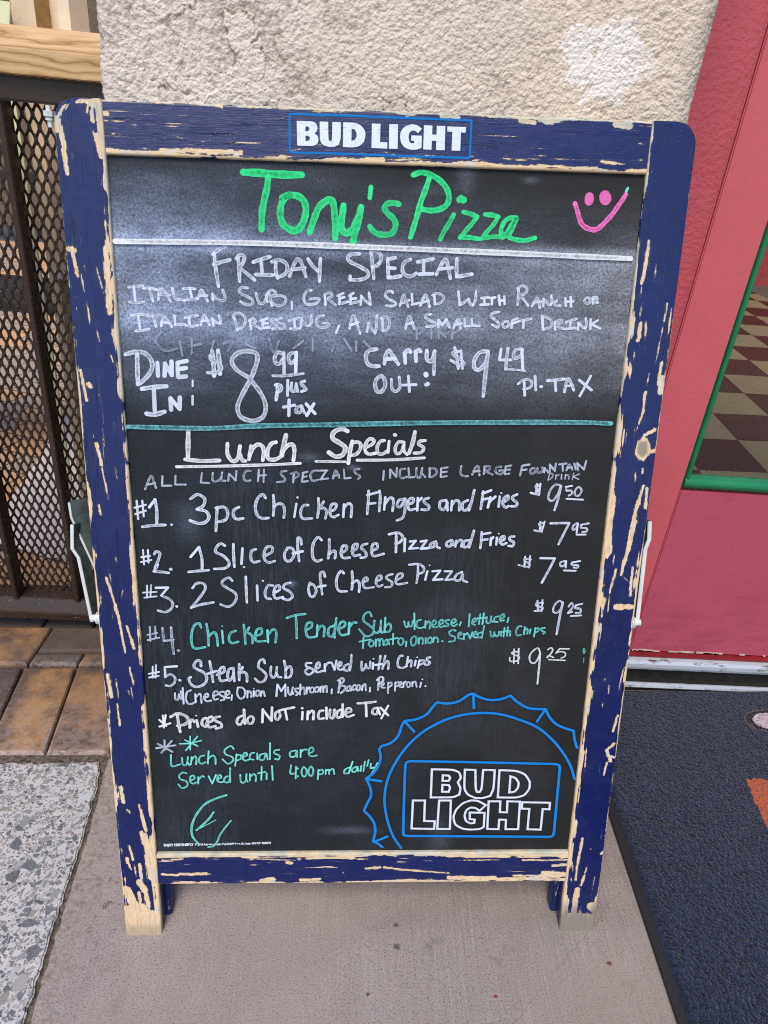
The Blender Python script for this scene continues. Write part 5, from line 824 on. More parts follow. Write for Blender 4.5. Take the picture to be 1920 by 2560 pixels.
q = MB(); q.tube([(-0.512, 0.628, 0.921), (-0.512, 0.628, 0.893)], 0.004, 12); q.tube([(-0.512, 0.628, 0.914), (-0.512, 0.628, 0.907)], 0.0085, 8); q.tube([(-0.512, 0.628, 0.905), (-0.512, 0.628, 0.902)], 0.0065, 14)
q.build('bolt', M_STEEL, gate)

q = MB(); q.prism([(0.612, 0.9545), (0.612, 0.985), (0.614, 0.990), (0.618, 0.9925), (0.650, 1.0145), (0.760, 1.0145), (0.760, 0.9545)], 'x', -1.4, -0.329)
o = q.build('timber_handrail', M_RAIL, bevel=0.0015); o.matrix_world = BT
tag(o, 'golden brown timber handrail lying along the top of the mesh gate', 'handrail')

# folded carton standing behind the rail
box = empty('cardboard_carton', 'tall opened cardboard carton standing behind the timber handrail', 'carton', BT)
zz = [(-0.668, 0.93), (-0.636, 0.950), (-0.624, 0.985), (-0.600, 0.955), (-0.573, 0.935), (-0.551, 0.965)]
for i, (nm) in enumerate(('side_flap', 'inner_fold', 'panel', 'panel', 'end_panel')):
    (xa, ya), (xb, yb_) = zz[i], zz[i+1]
    q = MB(); ddx, ddy = xb-xa, yb_-ya; L = math.hypot(ddx, ddy); nx, ny = -ddy/L*0.004, ddx/L*0.004
    q.prism([(xa, ya), (xb-ddx*0.02, yb_-ddy*0.02), (xb-ddx*0.02+nx, yb_-ddy*0.02+ny), (xa+nx, ya+ny)], 'z', 0.016, 1.30)
    q.build(nm, M_CARDBOARD if i != 1 else simple('cardboard_edge', (0.40, 0.25, 0.10), 0.8), box)
for zc in (1.045, 1.062):
    pass
q = MB(); q.prism([(-0.6925, 1.025), (-0.6660, 1.025), (-0.6585, 1.0625), (-0.6905, 1.0635)], 'y', 0.905, 0.909)
q.box((-0.684, 0.9095, 0.016), (-0.676, 0.915, 1.05))
o = q.build('paper_sign', M_PAPER); o.matrix_world = BT
tag(o, 'pale yellow tapered placard on a stake left of the cardboard carton', 'placard')

post = empty('rendered_post', 'pale tan post with its base coloured dark as in shadow, seen through the mesh', 'post', BT)
q = MB(); q.box((-0.632, 0.895, 0.636), (-0.50, 1.03, 1.0)); q.build('upper_panel', M_TAN, post, bevel=0.004)
q = MB(); q.box((-0.645, 0.885, 0.622), (-0.49, 1.04, 0.6350)); q.build('ledge', M_PALE, post, bevel=0.002)
q = MB(); q.box((-0.640, 0.900, -0.004), (-0.50, 1.03, 0.6215)); q.build('lower_panel', M_OLIVE, post, bevel=0.004)

bench = empty('patio_bench', 'slim black metal patio bench standing in the courtyard behind the gate', 'bench', BT)
q = MB(); q.box((-1.62, 1.60, 0.72), (-0.78, 1.62, 0.742)); q.build('back_rail', M_BLACKMETAL, bench)
q = MB(); q.box((-1.62, 1.30, 0.44), (-0.78, 1.62, 0.462)); q.build('seat', M_BLACKMETAL, bench)
for x in (-1.60, -0.80):
    for y in (1.31, 1.60):
        q = MB(); q.box((x, y, -0.012), (x+0.018, y+0.018, 0.4395 if y < 1.5 else 0.7195)); q.build('leg', M_BLACKMETAL, bench)

q = MB(); q.box((-7.0, 5.6, -0.02), (0.27, 5.8, 3.0)); o = q.build('courtyard_wall', M_DARKWALL); o.matrix_world = BT
tag(o, 'dark brown wall closing off the far end of the courtyard', 'wall', kind='thing')

# ------------------------------------------------------------------ door mat
def door_mat():
    root = empty('door_mat', 'charcoal blue door mat with orange and lilac motif before the red door', 'door mat')
    x0, x1, y0, y1, zt = 0.3915, 1.42, -0.75, 0.449, 0.010
    xs = np.concatenate([np.linspace(x0, 0.80, 330), np.linspace(0.80, x1, 120)[1:]])
    ys = np.concatenate([np.linspace(y0, -0.22, 90), np.linspace(-0.22, y1, 540)[1:]])
    nx, ny = len(xs), len(ys)
    X, Y = np.meshgrid(xs, ys)
    skew = (Y+0.113)*0.027
    nub = vnoise(X*380, Y*380, 4)*0.6+vnoise(X*640, Y*640, 14)*0.4
    h = 0.0028*(nub-0.5)+0.0012*(fbm(X*40, Y*40, 9, 2)-0.5)
    tone = np.zeros_like(X)
    Xs = X+skew
    jit = 0.0035*(fbm(X*150, Y*150, 17, 3)-0.5)*2
    e = np.sqrt(((Xs-0.752)/0.040)**2+((Y-0.368)/0.021)**2)
    tone[e < 1.34+jit*12] = 3; tone[e < 1.0+jit*12] = 2
    def inside(poly):
        r = np.zeros_like(X, bool); xx = Xs+jit; yy = Y+jit
        for i in range(len(poly)):
            (xa, ya), (xb, yb_) = poly[i], poly[i-1]
            cond = ((ya > yy) != (yb_ > yy)) & (xx < (xb-xa)*(yy-ya)/(yb_-ya+1e-12)+xa)
            r ^= cond
        return r
    tone[inside([(0.634, 0.239), (0.622+0.006, 0.190), (0.622, 0.140), (0.75, 0.02), (1.15, 0.04), (1.12, 0.235)])] = 1
    edge = np.minimum(np.minimum(X-x0, x1-X), np.minimum(Y-y0, y1-Y))
    Z = zt+h-0.006*np.exp(-edge/0.004)
    V = np.stack([Xs, Y, Z], -1).reshape(-1, 3)
    F = [(i*nx+k, i*nx+k+1, (i+1)*nx+k+1, (i+1)*nx+k) for i in range(ny-1) for k in range(nx-1)]
    from_data('pile', V, F, M_CARPET, root, smooth=True, attrs={'tone': tone.reshape(-1), 'nub': nub.reshape(-1)})
    q = MB()
    sk = lambda y: (y+0.113)*0.027
    a, b = y0-0.022, y1+0.004
    rim = [(x0-0.0135+sk(a), a), (x1+0.02+sk(a), a), (x1+0.02+sk(b), b), (x0-0.0135+sk(b), b)]
    q.prism(rim, 'z', 0.0006, 0.0040)
    o = q.build('rubber_backing', M_RUBBER, root, bevel=0.0015)
door_mat()

# ------------------------------------------------------------------ chalkboard sign
W, H, LEAN, SW = 0.62, 0.9782, 0.2403, 0.0461
TF = 0.018
TL = math.tan(LEAN)
SGN = Matrix.Rotation(math.pi/2-LEAN, 4, 'X')     # local x across, y up the slope, z out of the face
sign = empty('sidewalk_chalkboard', 'weathered navy framed chalkboard covered in chalk writing, leaning on the stucco pillar', 'chalkboard sign', SGN)

def parse(s):
    out = []
    for st in s.split(';'):
        w_, p_ = st.split(':')
        out.append((float(w_)*1e-4, [tuple(float(t)*1e-4 for t in q_.split(',')) for q_ in p_.split()]))
    return out
def seg_dist(u, v, pts, r):
    best = np.full(u.shape, 99.0)
    if len(pts) == 1: pts = [pts[0], pts[0]]
    for (ax, ay), (bx, by) in zip(pts[:-1], pts[1:]):
        dx, dy = bx-ax, by-ay; L2 = dx*dx+dy*dy+1e-12
        t = np.clip(((u-ax)*dx+(v-ay)*dy)/L2, 0, 1)
        # taper towards the ends so that a chip is a sliver, not a stadium
        dd = np.hypot(u-ax-t*dx, v-ay-t*dy)*1000-r*(0.12+0.88*np.sin(math.pi*np.clip(t, 0, 1)) if r < 1.25 else 1.0)
        best = np.minimum(best, dd)
    return best
def chips_field(u, v, chips, axis, seed):
    f = np.full(u.shape, -5.0)
    a, c = (v, u) if axis == 1 else (u, v)
    jag = 2.2*(fbm(a*230, c*1100, seed, 3)-0.5)+1.6*(fbm(a*60, c*330, seed+5, 3)-0.5)
    for hw, pts in parse(chips):
        r = hw*1000*(0.85 if hw < 0.0012 else 1.05)
        x0, x1 = min(p[0] for p in pts)-0.02, max(p[0] for p in pts)+0.02
        y0, y1 = min(p[1] for p in pts)-0.02, max(p[1] for p in pts)+0.02
        m = (u > x0) & (u < x1) & (v > y0) & (v < y1)
        if not m.any(): continue
        d = seg_dist(u[m], v[m], pts, r)
        f[m] = np.maximum(f[m], -d+jag[m]*min(1.2, 0.30+r*0.5))
    return f
def edge_field(a, c, width, e0, e1, seed):
    """c: metres from the first edge; e0 / e1: [(along, mm bare)]"""
    f = np.full(a.shape, -5.0)
    for cc, prof, sd in ((c, e0, seed), (width-c, e1, seed+50)):
        wv = np.interp(a, [p[0] for p in prof], [p[1] for p in prof])
        n = fbm(a*42, cc*0+sd, sd, 3); n2 = fbm(a*230, cc*420, sd+9, 3)-0.5; n3 = fbm(a*24, cc*650, sd+19, 3)-0.5
        f = np.maximum(f, wv*(-0.25+1.75*n)+n2*2.0+n3*(3.0+1.1*wv)-cc*1000)
    return f
def random_slivers(a, c, seed, thr):
    n = fbm(a*20, c*420, seed, 3); gate_ = fbm(a*6, c*40, seed+3, 2)
    return (n-thr-0.10*(0.5-gate_))*14

def member(name, axis, a0, a1, c0, width, chips, e0, e1, seed, weather, dirtf, mat, w_top=0.0, corner=None, foot=False, thr=0.83, step=0.0012, extra=None, inner=None):
    """a frame member with rounded edges: axis 1 = stile (along v), 0 = rail (along u)"""
    r = 0.0022
    prof = [(0.0, -TF), (0.0, -TF*0.5), (0.0, -r)]
    prof += [(r-r*math.cos(t), -r+r*math.sin(t)) for t in np.linspace(0, math.pi/2, 5)[1:]]
    prof += [(x, 0.0) for x in np.linspace(r, width-r, int(width/0.0009))[1:-1]]
    prof += [(width-r+r*math.sin(t), -r+r*math.cos(t)) for t in np.linspace(0, math.pi/2, 5)]
    prof += [(width, -TF*0.5), (width, -TF)]
    P = np.array(prof); n = len(P)
    ts = np.linspace(0, 1, int((a1-a0)/step)+1); m = len(ts)
    T, C = np.meshgrid(ts, P[:, 0], indexing='ij'); Wd = np.broadcast_to(P[:, 1], T.shape)+w_top
    A0 = np.where(foot, -Wd*TL, a0) if foot else a0
    A = A0+T*(a1-A0)
    f = np.maximum(edge_field(A, C, width, e0, e1, seed), random_slivers(A, C, seed+70, thr))
    u, v = (c0+C, A) if axis == 1 else (A, c0+C)
    if chips: f = np.maximum(f, chips_field(u, v, chips, axis, seed+90))
    if extra: f = np.maximum(f, extra(u, v))
    if inner == 1: f = np.where((C > width*0.5) & (Wd < -0.0024), -5, f)
    if inner == 0: f = np.where((C < width*0.5) & (Wd < -0.0024), -5, f)
    Cc = C.copy()
    if corner:                        # rounded outer top corner of a stile
        rad = 0.021
        ins = np.where(A > a1-rad, rad-np.sqrt(np.maximum(0, rad*rad-(A-(a1-rad))**2)), 0.0)
        Cc = ins+C*(width-ins)/width if corner == 'left' else C*(width-ins)/width
    u, v = (c0+Cc, A) if axis == 1 else (A, c0+Cc)
    V = np.stack([u, v, Wd], -1).reshape(-1, 3)
    flip = axis == 0
    F = []
    for i in range(m-1):
        b = i*n
        for k in range(n-1):
            F.append((b+k, b+n+k, b+n+k+1, b+k+1) if flip else (b+k, b+k+1, b+n+k+1, b+n+k))
        F.append((b+n-1, b+2*n-1, b+n, b) if flip else (b+n-1, b, b+n, b+2*n-1))
    F.append(tuple(range(n)) if flip else tuple(reversed(range(n))))
    F.append(tuple((m-1)*n+k for k in (reversed(range(n)) if flip else range(n))))
    me = from_data(name, V, F, mat, sign, smooth=False,
                   attrs={'peel': f.reshape(-1), 'weather': weather(u, v, C, Wd).reshape(-1), 'dirt': dirtf(u, v).reshape(-1)})
    return me
M_STILE = painted_frame('peeling_navy_stile', 1)
M_RAILP = painted_frame('peeling_navy_rail', 0)
zero = lambda u, v: np.zeros_like(u)
hw = W/2
def w_side(u, v, C, Wd):   # greenish weathering of the exposed outer skin, strongest near the top
    return np.clip(sstep(0.93, 0.975, v)*1.0+sstep(0.006, 0.0, np.minimum(C, SW-C))*sstep(0.55, 0.75, v)*0.8, 0, 1)
def dirt_left(u, v): return 0.55*sstep(0.016, 0.0, v-0.006+0.012*(fbm(u*120, v*60, 3, 3)-0.5))
def dirt_right(u, v):
    k = np.hypot((u-0.2945)/0.0075, (v-0.6555)/0.0115)
    return np.maximum(0.85*sstep(1.0, 0.6, k+0.25*(fbm(u*400, v*400, 3, 3)-0.5)), 0.97*sstep(0.060, 0.022, v+0.025*(fbm(u*160, v*30, 6, 3)-0.5)))
def foot_left(u, v):
    n = fbm(v*35, u*420, 77, 3)-0.5
    return (0.012-v)*700*0.15+n*7+np.where(v < 0.075, 1.2, -4)-np.where(v < 0.03, 0, 1.0)
member('stile', 1, 0.0, H, -hw, SW, CHIPS_LEFT,
       [(0, 9), (0.05, 8), (0.10, 4.5), (0.2, 5), (0.35, 4), (0.55, 4), (0.68, 3), (0.80, 2), (0.86, 0.4), (1, 0.5)],
       [(0, 9), (0.06, 9), (0.14, 7), (0.22, 5.0), (0.33, 6.5), (0.42, 4.5), (0.52, 6.0), (0.6, 4.5), (0.72, 4.5), (0.8, 7.0), (0.86, 8.0), (0.92, 6.0), (1, 6)],
       1, w_side, dirt_left, M_STILE, corner='left', foot=True, thr=0.86, extra=foot_left, inner=1)
def foot_right(u, v):
    k = np.hypot((u-0.2945)/0.0085, (v-0.6555)/0.013)
    return np.maximum((1-k)*7+2.5*(fbm(u*300, v*200, 8, 3)-0.5), (0.026-v)*150+(fbm(v*30, u*500, 47, 3)-0.5)*5)
member('stile', 1, 0.0, H, hw-SW, SW, CHIPS_RIGHT,
       [(0, 6), (0.08, 5.5), (0.2, 5.5), (0.35, 6), (0.5, 7.5), (0.62, 7), (0.7, 6), (0.8, 5), (0.86, 3.6), (0.92, 3.0), (1, 3.5)],
       [(0, 6), (0.05, 3.2), (0.12, 1), (0.25, 1.5), (0.4, 4.0), (0.5, 5.0), (0.58, 3), (0.68, 1.5), (0.76, 1.0), (0.86, 0.2), (1, 0.2)],
       2, w_side, dirt_right, M_STILE, corner='right', foot=True, thr=0.88, extra=foot_right, inner=0)
RU = hw-SW-0.0006
def w_top(u, v, C, Wd): return np.clip(sstep(0.035, 0.043, C)+sstep(0.5, 0.62, fbm(u*20, v*20, 2, 3))*0.15, 0, 1)
TOPRAIL = member('top_rail', 0, -RU, RU, H-0.0475, 0.0470, CHIPS_TOP,
       [(-0.27, 4.5), (-0.15, 4.5), (0.0, 3.0), (0.1, 3.5), (0.27, 4)], [(-0.27, 1.6), (-0.1, 1.7), (0.05, 2.0), (0.12, 3.2), (0.2, 3.0), (0.27, 4.5)],
       3, w_top, zero, M_RAILP, thr=0.82, inner=0)
def w_bot(u, v, C, Wd): return np.clip(sstep(0.041, 0.0445, C)*0.9, 0, 1)
member('bottom_rail', 0, -RU, RU, 0.0800, 0.0465, CHIPS_BOTTOM,
       [(-0.27, 5.0), (-0.2, 3.5), (-0.1, 4.5), (0.05, 5), (0.2, 6.5), (0.27, 7.5)], [(-0.27, 8.0), (-0.1, 8.5), (0.1, 8.0), (0.27, 9.5)],
       4, w_bot, zero, M_RAILP, thr=0.80)

# slate with chalk dust worked into it
PW = -0.005
def slate():
    x0, x1, y0, y1 = -hw+SW-0.005, hw-SW+0.005, 0.1215, H-0.0425
    nx, ny = 260, 400
    X, Y = np.meshgrid(np.linspace(x0, x1, nx), np.linspace(y0, y1, ny))
    def g(cx, cy, sx, sy, a): return a*np.exp(-0.5*((X-cx)/sx)**2-0.5*((Y-cy)/sy)**2)
    d = 0.012+0*X
    d += 0.36*sstep(0.680, 0.79, Y)*sstep(0.865, 0.853, Y)
    d += 0.05*sstep(0.850, 0.870, Y)*sstep(0.925, 0.872, Y)
    d += g(-0.17, 0.861, 0.12, 0.010, 0.42)+g(0.05, 0.853, 0.16, 0.006, 0.34)+g(0.2, 0.848, 0.08, 0.006, 0.22)
    d += g(-0.225, 0.80, 0.045, 0.05, 0.20)+g(-0.25, 0.86, 0.04, 0.03, 0.12)
    d += g(0.205, 0.80, 0.05, 0.04, 0.16)+g(0.10, 0.775, 0.10, 0.025, 0.10)
    d += g(-0.15, 0.775, 0.12, 0.012, 0.18)+g(-0.05, 0.788, 0.15, 0.008, 0.14)
    d += g(-0.20, 0.895, 0.05, 0.02, 0.14)+g(-0.10, 0.918, 0.05, 0.008, 0.10)+g(-0.02, 0.89, 0.08, 0.012, 0.06)
    d -= g(-0.09, 0.838, 0.085, 0.012, 0.22)+g(0.02, 0.835, 0.07, 0.010, 0.13)+g(-0.05, 0.805, 0.18, 0.008, 0.08)
    d += g(-0.21, 0.70, 0.03, 0.02, 0.05)+g(-0.09, 0.70, 0.05, 0.012, 0.06)+g(0.15, 0.715, 0.08, 0.02, 0.08)
    d += g(0.085, 0.175, 0.014, 0.0025, 0.0)+g(-0.021, 0.157, 0.020, 0.0035, 0.16)
    d += g(0.096, 0.148, 0.011, 0.016, 0.13)+g(-0.205, 0.565, 0.010, 0.014, 0.12)+g(-0.07, 0.638, 0.008, 0.003, 0.16)+g(-0.022, 0.628, 0.005, 0.0018, 0.22)+g(-0.09, 0.491, 0.003, 0.0022, 0.30)
    for (cx, cy, sx, sy, a) in ((0.085, 0.925, 0.006, 0.012, 0.16), (0.15, 0.922, 0.005, 0.002, 0.2), (0.05, 0.91, 0.012, 0.004, 0.08), (0.115, 0.835, 0.015, 0.004, 0.10)): d += g(cx, cy, sx, sy, a)
    d += 0.10*np.exp(-np.minimum(X-x0, x1-X)/0.03)*sstep(0.69, 0.78, Y)*sstep(0.93, 0.86, Y)
    d += 0.022*sstep(0.52, 0.72, fbm(X*10+3, Y*8, 22, 4))*sstep(0.72, 0.66, Y)
    d = np.clip(d, 0, 1)*(0.66+0.68*fbm(X*14+Y*5, Y*55, 6, 4))
    s = sstep(0.70, 0.60, Y)*(0.25+sstep(0.45, 0.6, fbm(X*9, Y*5, 12, 3)))*sstep(0.24, 0.05, X)
    V = np.stack([X, Y, np.full_like(X, PW)], -1).reshape(-1, 3)
    n = nx
    F = [(i*n+k, i*n+k+1, (i+1)*n+k+1, (i+1)*n+k) for i in range(ny-1) for k in range(nx-1)]
    o = from_data('slate_panel', V, F, chalkboard(), sign, attrs={'dust': d.reshape(-1), 'smear': s.reshape(-1)})
    return o
panel = slate()
q = MB(); q.box((-hw+SW-0.004, 0.1225, PW-0.0055), (hw-SW+0.004, H-0.0435, PW-0.0006)); q.build('backing_board', M_BLACKMETAL, sign)

# ---- chalk writing, ribbons lying on the slate
def spline(p, sub=5):
    if len(p) < 3: return p
    out = []
    q = [Vector(t) for t in p]; closed = (q[0]-q[-1]).length < 1e-6
    for i in range(len(q)-1):
        p0 = q[i-1] if i > 0 else (q[-2] if closed else 2*q[0]-q[1])
        p3 = q[i+2] if i+2 < len(q) else (q[1] if closed else 2*q[-1]-q[-2])
        p1, p2 = q[i], q[i+1]
        for k in range(sub):
            t = k/sub; t2 = t*t; t3 = t2*t
            out.append(0.5*((2*p1)+(p2-p0)*t+(2*p0-5*p1+4*p2-p3)*t2+(3*p1-p0-3*p2+p3)*t3))
    out.append(q[-1])
    return out
class Ribbon:
    def __init__(self): self.v = []; self.f = []; self.e = []; self.a = []
    def stroke(self, pts, w, z, wob=0.06, rnd=random, taper=0.88, caps=6):
        p = [Vector(t) for t in spline(pts)]
        # drop doubled points
        p = [a for i, a in enumerate(p) if i == 0 or (a-p[i-1]).length > 1e-5]
        if len(p) < 2: p = [p[0]-Vector((w*0.05, 0)), p[0]+Vector((w*0.05, 0))]
        if (p[-1]-p[0]).length < 0.02 and len(p) == 2 and (p[1]-p[0]).length > 1e-9: pass
        hw_ = w/2; n0 = len(self.v); N = len(p); ph = rnd.uniform(0, 9)
        tang = [(p[min(i+1, N-1)]-p[max(i-1, 0)]).normalized() for i in range(N)]
        for i in range(N):
            t = tang[i]; nrm = Vector((-t.y, t.x))
            ww = hw_*(1+wob*math.sin(ph+i*0.9)+wob*0.7*math.sin(ph*2+i*2.3))*(taper+(1-taper)*math.sin(math.pi*min(1, max(0, i/(N-1)))))
            a = p[i]+nrm*ww; b = p[i]-nrm*ww
            L_ = min((p[i]-p[0]).length, (p[i]-p[-1]).length)/max(w, 1e-6)
            self.v += [(a.x, a.y, z), (p[i].x, p[i].y, z), (b.x, b.y, z)]; self.e += [1, max(0.0, 1.3-L_*1.3), 1]
        for i in range(N-1):
            a = n0+3*i
            self.f += [(a, a+1, a+4, a+3), (a+1, a+2, a+5, a+4)]
        for end, sgn in ((0, -1), (N-1, 1)):
            c = n0+3*end; t = tang[end]*sgn; nrm = Vector((-tang[end].y, tang[end].x)); rr = hw_*taper
            ids = [c]
            for k in range(1, caps):
                ang = math.pi*k/caps
                d_ = p[end]+nrm*(math.cos(ang)*rr)+t*(math.sin(ang)*rr)
                ids.append(len(self.v)); self.v.append((d_.x, d_.y, z)); self.e.append(1)
            ids.append(c+2)
            for k in range(len(ids)-1):
                self.f.append((c+1, ids[k], ids[k+1]) if sgn < 0 else (c+1, ids[k+1], ids[k]))
        am = rnd.uniform(0.80, 1.0)
        self.a += [am]*(len(self.v)-len(self.a))
    def loop(self, pts, w, z, smooth_deg=28):
        """closed outline with mitred corners"""
        p = [Vector(t) for t in pts]; N = len(p); n0 = len(self.v); hw_ = w/2
        for i in range(N):
            a = (p[i]-p[i-1]).normalized(); b = (p[(i+1) % N]-p[i]).normalized()
            na = Vector((-a.y, a.x)); nb = Vector((-b.y, b.x)); mt = (na+nb)
            if mt.length < 1e-6: mt = na
            mt = mt.normalized(); k = min(2.2, 1/max(0.2, mt.dot(na)))
            o_, i_ = p[i]+mt*hw_*k, p[i]-mt*hw_*k
            self.v += [(o_.x, o_.y, z), (p[i].x, p[i].y, z), (i_.x, i_.y, z)]; self.e += [1, 0, 1]
        for i in range(N):
            a = n0+3*i; b = n0+3*((i+1) % N)
            self.f += [(a, a+1, b+1, b), (a+1, a+2, b+2, b+1)]
    def build(self, name, mat, parent):
        o = from_data(name, self.v, self.f, mat, parent, attrs={'edge': self.e, 'amount': self.a+[1.0]*(len(self.v)-len(self.a))})
        bm = bmesh.new(); bm.from_mesh(o.data)
        for f in bm.faces:
            if f.normal.z < 0: f.normal_flip()
        bm.to_mesh(o.data); bm.free()
        return o
rs = random.Random(11)
lift = 0.00025
groups = []
for name, colour, data in STROKES:
    if name == 'friday_special':            # two separate words
        sts = data.split(';'); f_ = lambda st: int(st.split(':')[1].split(',')[0]) < -450
        groups += [(name, colour, ';'.join(s for s in sts if f_(s))), (name, colour, ';'.join(s for s in sts if not f_(s)))]
    else: groups.append((name, colour, data))
for name, colour, data in groups:
    rb = Ribbon()
    for w_, pts in parse(data):
        lift += 0.0000025
        steady = colour == 'blue'
        rb.stroke(pts, w_*(1.0 if steady else 1.12 if pts[0][1] > 0.66 else 0.95), PW+lift, wob=0.0 if steady else 0.07, rnd=rs, taper=1.0 if steady else 0.9, caps=2 if steady else 6)
    rb.build(name, CH[colour], panel)

def loop_pts(s): return [tuple(float(t)*1e-4 for t in q_.split(',')) for q_ in s.split()]
def soften(p, deg=50):
    """round the shallow corners of a traced letter, keep the sharp ones"""
    P_ = [Vector(t) for t in p]; out = []
    N = len(P_)
    for i in range(N):
        a, b, c_ = P_[i-1], P_[i], P_[(i+1) % N]
        ang = math.degrees((b-a).angle(c_-b)) if (b-a).length > 0 and (c_-b).length > 0 else 0
        if 6 < ang < deg:
            l1, l2 = (b-a).length, (c_-b).length; k = 0.30
            p1 = b+(a-b)*k; p2 = b+(c_-b)*k
            for t in (0, 0.33, 0.67, 1): out.append((1-t)**2*p1+2*t*(1-t)*b+t*t*p2)
        else: out.append(b)
    return [(v.x, v.y) for v in out]
rb = Ribbon()
for s in LOWER_LOGO[1]:
    lift += 0.0000025
    rb.loop(soften(loop_pts(s)), LOWER_LOGO[0]*1e-4, PW+lift)
rb.build('printed_outline_lettering', M_PRINT, panel)
# filled lettering on the top rail
V = []; F = []
for s in HEADER_LOGO:
    loops = [soften(loop_pts(h)) for h in s.split('|')]
    flat = [p for l in loops for p in l]
    n = len(V); V += [(x, y, 0.0003) for x, y in flat]
    for tri in geometry.tessellate_polygon([[Vector((x, y, 0)) for x, y in l] for l in loops]): F.append(tuple(n+i for i in tri))
toprail = TOPRAIL
o = from_data('printed_lettering', V, F, M_PRINT, toprail)
bm = bmesh.new(); bm.from_mesh(o.data)
for f in bm.faces:
    if f.normal.z < 0: f.normal_flip()
bm.to_mesh(o.data); bm.free()
rb = Ribbon()
for i, (w_, pts) in enumerate(parse(HEADER_BORDER)): rb.stroke(pts, w_, 0.00028+i*0.000004, wob=0, taper=1.0, caps=4)
rb.build('printed_border', chalk('printed_border_blue', (0.006, 0.155, 0.47), gap=0.16, edge_mix=0.6, steady=True), toprail)

def text_mesh(name, body, x, y, width, mat, parent, z, ang=0.0, bold=0.0):
    cu = bpy.data.curves.new(name, 'FONT'); cu.body = body; cu.size = 0.01; cu.offset = bold
    tmp = bpy.data.objects.new('tmp_text', cu); col.objects.link(tmp)
    dg = bpy.context.evaluated_depsgraph_get()
    me = bpy.data.meshes.new_from_object(tmp.evaluated_get(dg))
    bpy.data.objects.remove(tmp)
    xs = [v.co.x for v in me.vertices]; k = width/(max(xs)-min(xs)); x_min = min(xs)
    ca, sa = math.cos(ang), math.sin(ang)
    for v in me.vertices:
        a, b = (v.co.x-x_min)*k, v.co.y*k*1.25
        v.co = (x+a*ca-b*sa, y+a*sa+b*ca, z)
    me.name = name
    return link(name, me, mat, parent)
text_mesh('printed_notice', 'ENJOY RESPONSIBLY', -0.2548, 0.1348, 0.0375, M_PRINT, panel, PW+0.0006, 0.021, 0.0006)
text_mesh('printed_notice', '\u00a9 2018 Anheuser-Busch, Bud Light\u00ae Beer, St. Louis, MO FCB 5009578', -0.2158, 0.1357, 0.096, M_PRINT, panel, PW+0.0006, 0.021, 0.0005)

# ---- rear leaf of the folding sign (folded almost flat against the front one)
q = MB()
RW0, RW1 = -0.0425, -0.0245
def rear_stile(xa, xb):
    m_ = MB(); z0, z1 = RW0, RW1
    vv = [(xa, -z0*TL, z0), (xb, -z0*TL, z0), (xb, -z1*TL, z1), (xa, -z1*TL, z1)]
    m_.v = [Vector(p) for p in vv]+[Vector((x, H-0.006, z)) for x, y, z in vv]
    m_.f = [(0, 1, 2, 3), (7, 6, 5, 4), (0, 4, 5, 1), (1, 5, 6, 2), (2, 6, 7, 3), (3, 7, 4, 0)]
    return m_
def grey_edge():
    m = Mat('navy_rear_leaf')
    k = m.mr(m.noise(m.coord(scale=(3, 0.4, 1)), 60, 4, 0.7), 0.60, 0.63)
    return m.set(m.mix(k, (0.008, 0.014, 0.075), (0.50, 0.46, 0.36)), 0.5)
M_REAR = grey_edge()
rear_stile(-hw+0.006, -hw+SW+0.0075).build('rear_stile', M_REAR, sign, bevel=0.002)
rear_stile(hw-SW-0.0075, hw-0.006).build('rear_stile', M_REAR, sign, bevel=0.002)
q = MB(); q.box((-hw+SW+0.008, 0.095, RW0), (hw-SW-0.008, 0.140, RW1)); q.build('rear_rail', M_REAR, sign, bevel=0.002)
q = MB(); q.box((-hw+SW+0.008, H-0.054, RW0), (hw-SW-0.008, H-0.008, RW1)); q.build('rear_rail', M_REAR, sign, bevel=0.002)
q = MB(); q.box((-hw+SW, 0.138, RW0+0.004), (hw-SW, H-0.052, RW1-0.006)); q.build('rear_panel', M_BLACKMETAL, sign)
for x in (-0.2, 0.2):
    q = MB(); q.box((x-0.025, H-0.0055, RW1-0.012), (x+0.025, H-0.0040, -0.0185)); q.build('hinge', M_STEEL, sign)

# ---- folding stays, one on each side
def flat_bar(pts, width, thick, face_dir, name, mat, root, round_start=False):
    """a flat metal bar through pts (local coords); its wide side lies along face_dir"""
    P_ = [Vector(p) for p in pts]; fd = Vector(face_dir).normalized(); m_ = MB()
    n = len(P_)
    for i in range(n):
        t = (P_[min(i+1, n-1)]-P_[max(i-1, 0)]).normalized()
        w_ = (fd-t*fd.dot(t)).normalized(); k = t.cross(w_)
        for a, b in ((0, -0.5), (1, -0.5), (1, 0.5), (0, 0.5)): m_.v.append(P_[i]+w_*width*a+k*thick*b)
    for i in range(n-1):
        for e in range(4):
            a = 4*i+e; b = 4*i+(e+1) % 4; m_.f.append((a, b, b+4, a+4))
    m_.f += [(3, 2, 1, 0), tuple(4*(n-1)+e for e in range(4))]
    return m_.build(name, mat, root, bevel=min(0.004, width*0.3) if round_start else 0.0006)
